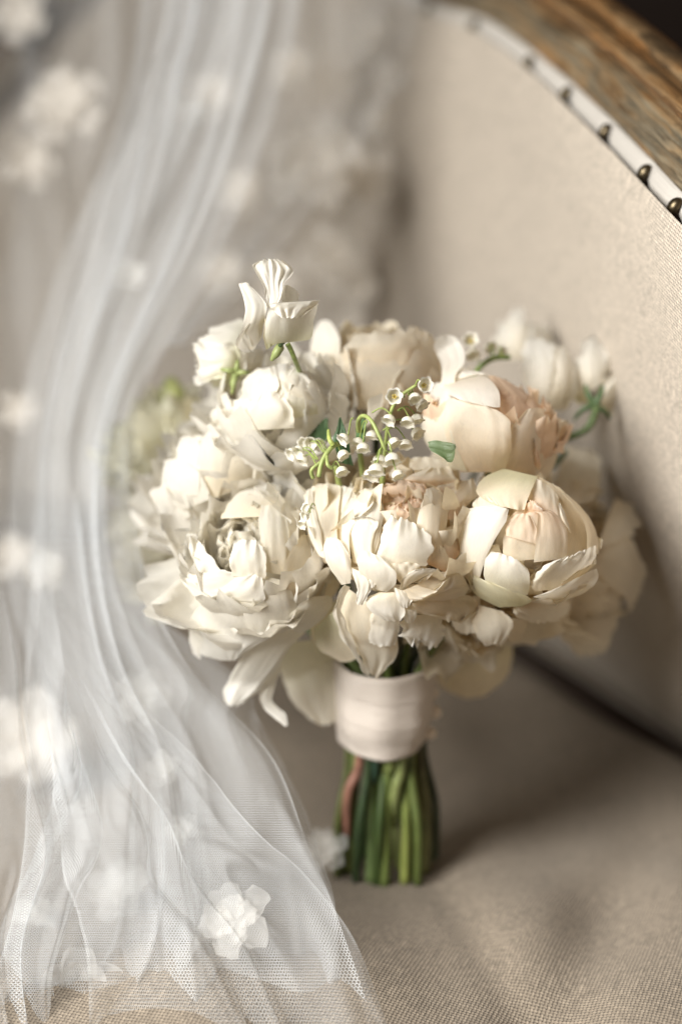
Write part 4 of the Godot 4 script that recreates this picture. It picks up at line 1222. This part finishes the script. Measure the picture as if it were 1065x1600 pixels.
func lilies() -> void:
	var GR := Color(0.33, 0.39, 0.13)
	var D := 1.155
	# main sprig, rising to the right
	var f := flower("lily_of_the_valley", "sprig of white bells rising to the upper right, two open bells at its tip", "lily of the valley", foot_at(610, 1340))
	stem(f, lz(560, 620, 1.19), Vector3(0, 1, 0), 0.006, Vector2(0.0, 0.002), foot_at(610, 1340), 0.002, GR)
	green_tube(f, "stalk", [lz(560, 640, 1.19), lz(575, 480, 1.17), lz(590, 360, 1.162), lz(615, 270, 1.158), lz(670, 200, 1.156), lz(745, 148, D)], [0.0013, 0.0009], GR)
	var s := 0.0037
	for b in [[625, 212, -0.1, 0.05, 1.0, 680, 215, 1, 1.152], [788, 150, 0.45, 0.1, 0.9, 740, 150, 1, 1.152], [735, 215, 0.2, -0.7, 0.5, 700, 195, 0, 1.156], [770, 250, 0.5, -0.7, 0.4, 700, 205, 0, 1.162], [700, 345, -0.2, -0.9, 0.5, 640, 290, 0, 1.158], [745, 330, 0.3, -0.9, 0.3, 650, 290, 0, 1.166], [745, 410, 0.5, -0.6, 0.5, 600, 350, 0, 1.17], [685, 470, 0.0, -0.9, 0.4, 590, 390, 0, 1.172], [600, 335, -0.5, -0.8, 0.4, 500, 300, 0, 1.156]]:
		var c := lz(b[0], b[1], b[8])
		bell(f, 440 + b[0] / 3.55, 560 + b[1] / 3.55, b[8], cdir(b[2], b[3], b[4]), s * (1.06 if b[7] else 0.98), lz(b[5], b[6], 1.16), b[7] == 1)
	# arching sprig
	f = flower("lily_of_the_valley", "arching sprig of white bells nodding over the open peony, middle of the bouquet", "lily of the valley", foot_at(622, 1356))
	stem(f, lz(430, 460, 1.20), Vector3(0, 1, 0), 0.006, Vector2(0.004, 0.006), foot_at(622, 1356), 0.002, GR)
	green_tube(f, "stalk", [lz(430, 420, 1.19), lz(425, 345, 1.17), lz(455, 318, 1.16), lz(500, 350, 1.153), lz(545, 440, 1.150), lz(575, 512, 1.150)], [0.0015, 0.0009], GR)
	for b in [[350, 443, -0.75, -0.6, 0.35, 395, 330, 1.158], [450, 490, 0.0, -0.95, 0.35, 475, 350, 1.150], [425, 460, -0.3, -0.9, 0.3, 470, 345, 1.164], [500, 420, -0.2, -0.95, 0.2, 490, 345, 1.166], [618, 462, 0.5, -0.75, 0.4, 560, 400, 1.152], [612, 550, 0.1, -0.95, 0.35, 580, 480, 1.146], [525, 610, -0.1, -0.95, 0.35, 565, 505, 1.148], [640, 640, 0.35, -0.85, 0.4, 580, 510, 1.147], [545, 560, -0.2, -0.9, 0.4, 560, 480, 1.160], [500, 640, -0.3, -0.9, 0.3, 560, 500, 1.158]]:
		bell(f, 440 + b[0] / 3.55, 560 + b[1] / 3.55, b[7], cdir(b[2], b[3], b[4]), s * rng.randf_range(0.85, 1.18), lz(b[5], b[6], 1.153))
	# left sprig
	f = flower("lily_of_the_valley", "short sprig of small white bells at the left, its green stalks bending down", "lily of the valley", foot_at(585, 1362))
	stem(f, lz(300, 560, 1.20), Vector3(0, 1, 0), 0.006, Vector2(-0.004, 0.008), foot_at(585, 1362), 0.002, GR)
	green_tube(f, "stalk", [lz(330, 470, 1.19), lz(280, 490, 1.172), lz(225, 570, 1.168), lz(205, 660, 1.168)], [0.0015, 0.0014], GR)
	green_tube(f, "stalk", [lz(260, 400, 1.18), lz(265, 450, 1.17), lz(285, 480, 1.17)], [0.0010, 0.0016], Color(0.42, 0.50, 0.14))
	green_tube(f, "stalk", [lz(250, 540, 1.168), lz(255, 590, 1.165), lz(280, 610, 1.166)], [0.0010, 0.0012], GR)
	green_tube(f, "stalk", [lz(215, 575, 1.168), lz(165, 620, 1.168), lz(175, 665, 1.17)], [0.0010, 0.0012], GR)
	for b in [[100, 510, -0.5, -0.5, 0.5, 200, 560, 1.19], [165, 465, -0.3, -0.3, 0.7, 240, 520, 1.19], [60, 525, -0.6, -0.4, 0.4, 190, 560, 1.195], [330, 620, 0.3, -0.8, 0.4, 280, 600, 1.168], [335, 530, 0.5, -0.7, 0.3, 285, 480, 1.172], [120, 560, -0.4, -0.8, 0.3, 190, 590, 1.19], [130, 470, -0.4, -0.2, 0.7, 230, 520, 1.195], [205, 470, 0.0, -0.4, 0.7, 250, 520, 1.20]]:
		bell(f, 440 + b[0] / 3.55, 560 + b[1] / 3.55, b[7], cdir(b[2], b[3], b[4]), s * 0.92, lz(b[5], b[6], 1.172))
	# one lower down, between the two front peonies
	for b in [[478, 806, -0.7, -0.2, 0.5, 490, 795, 1.172], [473, 818, -0.5, -0.6, 0.5, 485, 800, 1.176], [480, 795, -0.6, 0.3, 0.6, 492, 790, 1.18]]:
		bell(f, b[0], b[1], b[7], cdir(b[2], b[3], b[4]), s * 0.72, at(b[5], b[6], 1.185))
	# far sprig, right
	f = flower("lily_of_the_valley", "out of focus sprig of white bells between the standing petal and the sweet peas", "lily of the valley", foot_at(645, 1338))
	stem(f, at(740, 600, 1.29), Vector3(0, 1, 0), 0.006, Vector2(0.012, -0.010), foot_at(645, 1338), 0.002, GR)
	green_tube(f, "stalk", [at(735, 600, 1.285), at(748, 575, 1.275), at(770, 560, 1.275), at(795, 558, 1.28)], [0.0016, 0.0018], Color(0.20, 0.29, 0.08))
	for b in [[735, 533, -0.1, 0.2, 0.9, 742, 560, 1.26], [738, 552, 0.1, -0.7, 0.6, 748, 566, 1.262], [766, 543, 0.2, -0.3, 0.7, 770, 560, 1.28], [778, 548, 0.4, -0.5, 0.6, 785, 560, 1.285]]:
		bell(f, b[0], b[1], b[7], cdir(b[2], b[3], b[4]), s * 1.1, at(b[5], b[6], 1.27), b[1] == 533)

func cut_stems() -> void:
	for q in [[527, 1372, -0.026, 0.004, 0.0026, "olive cut stem, outermost on the left under the ribbon", 0.13, 0.15, 0.045], [541, 1304, -0.019, 0.017, 0.0032, "short reddish cut stem at the left under the ribbon", 0.42, 0.21, 0.15], [556, 1380, -0.012, 0.018, 0.0026, "dark green cut stem just right of the reddish one", 0.05, 0.085, 0.035], [568, 1340, -0.007, 0.020, 0.0022, "bluish green narrow cut stem slanting left under the ribbon", 0.05, 0.10, 0.065], [588, 1384, 0.000, 0.012, 0.0028, "deep green cut stem in the middle of the bundle", 0.07, 0.11, 0.03], [601, 1244, 0.004, 0.022, 0.0030, "very short pale green stem, its cut end high under the ribbon", 0.25, 0.30, 0.10], [612, 1288, 0.012, 0.021, 0.0034, "pale green short stem with a slanted light cut end", 0.30, 0.35, 0.13], [652, 1382, 0.018, 0.014, 0.0028, "mid green cut stem, right of the middle, reaching the seat", 0.14, 0.18, 0.05], [668, 1360, 0.026, 0.006, 0.0026, "brownish cut stem near the right side of the bundle", 0.11, 0.10, 0.04], [680, 1340, 0.029, -0.002, 0.0024, "dark cut stem, outermost on the right under the ribbon", 0.05, 0.07, 0.03]]:
		var d: float = 1.33 - q[3] * 0.6
		var foot: Vector3 = foot_at(q[0], q[1]) if q[1] > 1335 else at(q[0], q[1], d)
		var t := thing("cut_stem", q[5], "stem", foot, "cut stems under the ribbon")
		var top := Vector3(0.008 + q[2] * 0.9, 0.155, q[3])
		green_tube(t, "stem", [top, Vector3(0.008 + q[2] * 0.86, 0.1, q[3] * 0.86), top.lerp(foot, 0.7) + Vector3(q[2] * 0.06, 0, 0.001), foot], [q[4], q[4] * 1.05], Color(q[6], q[7], q[8]) * 0.72, 22)
		var c := SphereMesh.new()
		c.radius = q[4] * 0.96
		c.height = q[4] * 0.5
		c.radial_segments = 12
		c.rings = 4
		var e := part(t, "cut_end", c, M.cut)
		e.position = Vector3.ZERO

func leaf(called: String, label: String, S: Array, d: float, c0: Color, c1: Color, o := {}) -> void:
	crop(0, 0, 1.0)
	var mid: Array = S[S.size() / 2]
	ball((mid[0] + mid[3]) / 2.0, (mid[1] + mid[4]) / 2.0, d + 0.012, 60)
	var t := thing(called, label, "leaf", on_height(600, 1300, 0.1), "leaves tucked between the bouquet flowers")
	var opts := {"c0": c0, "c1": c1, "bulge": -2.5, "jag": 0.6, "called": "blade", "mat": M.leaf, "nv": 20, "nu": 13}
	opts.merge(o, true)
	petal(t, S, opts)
	var pts := []
	for k in 8:
		var r := row_at(S, k / 7.0)
		var q := Vector2((r[0] + r[3]) / 2, (r[1] + r[4]) / 2)
		pts.append(at(q.x, q.y, ball_depth(q.x, q.y) + 0.0022))
	green_tube(t, "midrib", pts, [0.0008, 0.0004], Color(0.16, 0.22, 0.08))

func leaves() -> void:
	leaf("peony_leaf", "green peony leaf with dark red tip, between the cupped peony and the bells", [[668, 690, 0, 672, 704, 0], [682, 688, 0, 690, 714, 0], [694, 690, 1, 700, 722, 0], [706, 692, 3, 708, 720, 2], [711, 694, 4, 711, 700, 4]], 1.172, Color(0.10, 0.145, 0.06), Color(0.10, 0.135, 0.06))
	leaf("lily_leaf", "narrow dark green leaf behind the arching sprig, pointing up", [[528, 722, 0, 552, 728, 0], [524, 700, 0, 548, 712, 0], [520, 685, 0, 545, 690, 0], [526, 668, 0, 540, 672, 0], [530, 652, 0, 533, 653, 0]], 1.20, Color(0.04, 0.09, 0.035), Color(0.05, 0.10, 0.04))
	leaf("lily_leaf", "narrow mid green leaf beside the arching stalk, half hidden by bells", [[556, 690, 0, 570, 690, 0], [556, 668, 0, 572, 668, 0], [560, 650, 0, 568, 650, 0]], 1.195, Color(0.07, 0.14, 0.05), Color(0.10, 0.18, 0.06))
	leaf("peony_leaf", "soft dark leaf in the hollow between the ruffled and the top peony", [[476, 690, 0, 500, 700, 0], [485, 672, 0, 512, 682, 0], [496, 655, 0, 512, 664, 0], [508, 650, 0, 513, 654, 0]], 1.225, Color(0.06, 0.12, 0.05), Color(0.08, 0.14, 0.06))
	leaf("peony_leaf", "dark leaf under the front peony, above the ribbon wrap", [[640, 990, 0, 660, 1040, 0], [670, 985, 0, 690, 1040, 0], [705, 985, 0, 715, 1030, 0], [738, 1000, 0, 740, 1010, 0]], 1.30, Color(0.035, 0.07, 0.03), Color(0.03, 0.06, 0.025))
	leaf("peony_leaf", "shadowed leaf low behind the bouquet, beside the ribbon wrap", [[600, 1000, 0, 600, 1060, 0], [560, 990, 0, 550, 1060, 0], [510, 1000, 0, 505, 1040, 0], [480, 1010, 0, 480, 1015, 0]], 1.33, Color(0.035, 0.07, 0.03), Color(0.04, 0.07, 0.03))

func ribbon() -> void:
	var t := thing("ribbon_wrap", "pale satin ribbon wound around the stems, pearl pins up its side", "ribbon", Vector3(0.008, 0.1, 0.0))
	var p := PackedVector3Array()
	var uv := PackedVector2Array()
	var nu := 49
	var nv := 40
	for j in nv:
		var v := float(j) / (nv - 1)
		for i in nu:
			var a := TAU * i / (nu - 1)
			var r := lerpf(0.0296, 0.0325, smoothstep(0.0, 1.0, v)) - 0.003 * smoothstep(0.5, 0.1, v)
			var turn := fposmod(v * 3.3 + a / TAU, 1.0)
			r += 0.0007 * smoothstep(0.0, 0.12, turn) * (1.0 - 0.6 * turn) + 0.0012 * noise.get_noise_3d(cos(a) * 14.0, sin(a) * 14.0, v * 40.0) + 0.0025 * exp(-pow((v - 0.30) / 0.2, 2.0)) - 0.0008 * pow(absf(sin(a * 4.0)), 3.0)
			if j == 0 or j == nv - 1:
				r -= 0.002
			p.append(Vector3(0.008 + cos(a) * r - 0.002 * (1.0 - v), 0.107 + 0.062 * v, -sin(a) * r))
			uv.append(Vector2(v * 2.2 + 0.04 * sin(a * 2.0), 3.0 * float(i) / (nu - 1)))
	part(t, "ribbon", grid(p, nu, nv, uv, PackedColorArray(), true), M.satin)
	for q in [[676, 1082], [680, 1113], [672, 1146]]:
		var b := SphereMesh.new()
		b.radius = 0.0041
		b.height = 0.0082
		b.radial_segments = 20
		b.rings = 10
		var pin := part(t, "pearl_pin", b, M.pearl)
		pin.position = at(q[0], q[1], 1.303) - t.position

# ---------------------------------------------------------------- the veil
func veils() -> void:
	var far := thing("tulle_drape", "tulle drape sewn with large fabric flowers, blurred behind the bouquet", "drape", at(400, 500, 1.75))
	sheet(far, "tulle_panel", [[-230, 40, 690, 1.72, 1.72], [100, 30, 650, 1.72, 1.71], [300, 20, 600, 1.72, 1.70], [520, 0, 560, 1.72, 1.70], [760, -10, 520, 1.72, 1.70]], {"alpha": 0.5, "folds": 3.0, "amp": 0.015, "seed": 4.0, "hem": 0.0, "fade": 0.75})
	for q in [[492, 262, 86, 1.58], [562, 285, 56, 1.62], [330, 155, 48, 1.69], [620, 120, 40, 1.70], [598, 190, 34, 1.71], [520, 405, 58, 1.69], [560, 450, 40, 1.70], [430, 450, 52, 1.70], [575, 60, 44, 1.71], [350, 430, 40, 1.69], [455, 110, 40, 1.71], [600, 260, 34, 1.70], [375, 300, 40, 1.69], [545, 515, 34, 1.70]]:
		fabric_flower(far, q[0] + 4, q[1] - 5, q[3] - 0.012, q[2] * 0.72, cdir(0.15, 0.25, 1.0), 4, "", M.organza_far)
		fabric_flower(far, q[0], q[1], q[3], q[2], cdir(-0.2 + rng.randf_range(-0.3, 0.3), 0.15 + rng.randf_range(-0.3, 0.3), 1.0), 5, "", M.organza_far)
	var side := thing("tulle_drape", "loose tulle at the far left with two large blurred fabric flowers near its top", "drape", at(60, 600, 1.6))
	sheet(side, "tulle_panel", [[-230, -160, 260, 1.62, 1.66], [200, -160, 230, 1.60, 1.64], [500, -160, 190, 1.56, 1.6], [800, -160, 200, 1.52, 1.55], [1100, -170, 260, 1.48, 1.5], [1280, -180, 320, 1.44, 1.46]], {"alpha": 0.5, "folds": 2.4, "amp": 0.018, "seed": 9.0, "hem": 0.0})
	for q in [[102, 165, 70, 1.55], [42, 252, 48, 1.56], [30, 20, 50, 1.58], [45, 1150, 78, 1.42], [20, 870, 40, 1.48], [70, 890, 36, 1.40], [30, 640, 36, 1.5]]:
		fabric_flower(side, q[0], q[1], q[3], q[2], cdir(0.1 + rng.randf_range(-0.3, 0.3), 0.15 + rng.randf_range(-0.3, 0.3), 1.0), 5, "", M.organza_far)
	# the veil itself
	var veil := thing("veil", "white tulle bridal veil falling from the upper left and spilling over the seat", "veil", on_height(300, 1500, 0.0))
	sheet(veil, "tulle_layer", [[-230, 275, 480, 1.50, 1.48], [0, 262, 466, 1.48, 1.47], [120, 222, 442, 1.46, 1.45], [250, 185, 402, 1.44, 1.42], [380, 145, 350, 1.42, 1.40], [520, 98, 278, 1.40, 1.37], [640, 72, 228, 1.38, 1.35], [760, 55, 212, 1.355, 1.325], [900, 45, 225, 1.32, 1.29], [1040, 40, 290, 1.28, 1.25], [1180, 45, 420, 1.235, 1.215], [1330, 30, 480, 1.20, 1.19], [1480, 0, 540, 1.175, 1.17], [1660, -60, 610, 1.15, 1.145]], {"alpha": 0.6, "folds": 2.3, "amp": 0.013, "seed": 2.0, "nv": 130, "nu": 150, "hem": 0.35, "rep": 33.0, "ru": 9.5})
	sheet(veil, "tulle_layer", [[-230, 250, 420, 1.53, 1.51], [120, 200, 395, 1.50, 1.48], [380, 110, 315, 1.46, 1.43], [640, 40, 205, 1.42, 1.40], [900, 20, 200, 1.36, 1.34], [1060, 60, 370, 1.30, 1.27], [1120, 80, 405, 1.275, 1.26], [1200, 90, 455, 1.25, 1.25], [1300, 60, 492, 1.22, 1.235], [1420, 20, 515, 1.195, 1.215], [1560, -20, 525, 1.175, 1.19]], {"alpha": 0.52, "folds": 1.8, "amp": 0.015, "seed": 6.0, "nv": 110, "nu": 130, "hem": 0.3, "rep": 32.0, "ru": 9.0})
	sheet(veil, "tulle_layer", [[1020, 50, 150, 1.225, 1.225], [1100, 70, 220, 1.21, 1.21], [1200, 80, 320, 1.19, 1.19], [1300, 95, 405, 1.175, 1.175], [1400, 110, 505, 1.165, 1.155], [1500, 130, 570, 1.15, 1.14], [1660, 140, 625, 1.135, 1.125]], {"alpha": 0.5, "folds": 2.4, "amp": 0.009, "seed": 12.0, "nv": 90, "nu": 130, "hem": 0.4, "rep": 12.0, "ru": 9.5, "ramp": 0.45})
	sheet(veil, "tulle_layer", [[640, -160, 90, 1.40, 1.38], [900, -120, 80, 1.31, 1.28], [1100, -120, 105, 1.25, 1.22], [1290, -120, 160, 1.21, 1.19], [1400, -120, 120, 1.19, 1.18], [1520, -120, 90, 1.17, 1.16], [1680, -120, 110, 1.15, 1.14]], {"alpha": 0.5, "folds": 1.8, "amp": 0.014, "seed": 15.0, "hem": 0.3, "rep": 20.0, "ru": 5.5, "ramp": 0.4})
	sheet(veil, "tulle_layer", [[-230, 400, 685, 1.56, 1.55], [60, 385, 652, 1.54, 1.53], [180, 365, 590, 1.52, 1.50], [320, 335, 490, 1.49, 1.47], [440, 300, 390, 1.46, 1.45], [540, 250, 290, 1.43, 1.42]], {"alpha": 0.24, "folds": 2.2, "amp": 0.010, "seed": 21.0, "nv": 60, "nu": 90, "hem": 0.25, "rep": 12.0, "ru": 7.0})
	for q in [[205, 432, 32, 1.415], [225, 1092, 48, 1.30], [258, 1202, 30, 1.24], [372, 1440, 62, 1.178], [128, 1548, 66, 1.18], [330, 1570, 52, 1.22], [70, 890, 34, 1.36], [190, 1395, 54, 1.25], [300, 180, 34, 1.48], [52, 1440, 40, 1.24], [285, 1300, 30, 1.23], [505, 1330, 40, 1.31]]:
		fabric_flower(veil, q[0], q[1], q[3], q[2], cdir(-0.1 + rng.randf_range(-0.3, 0.3), 0.5 + rng.randf_range(-0.3, 0.3), 0.8))
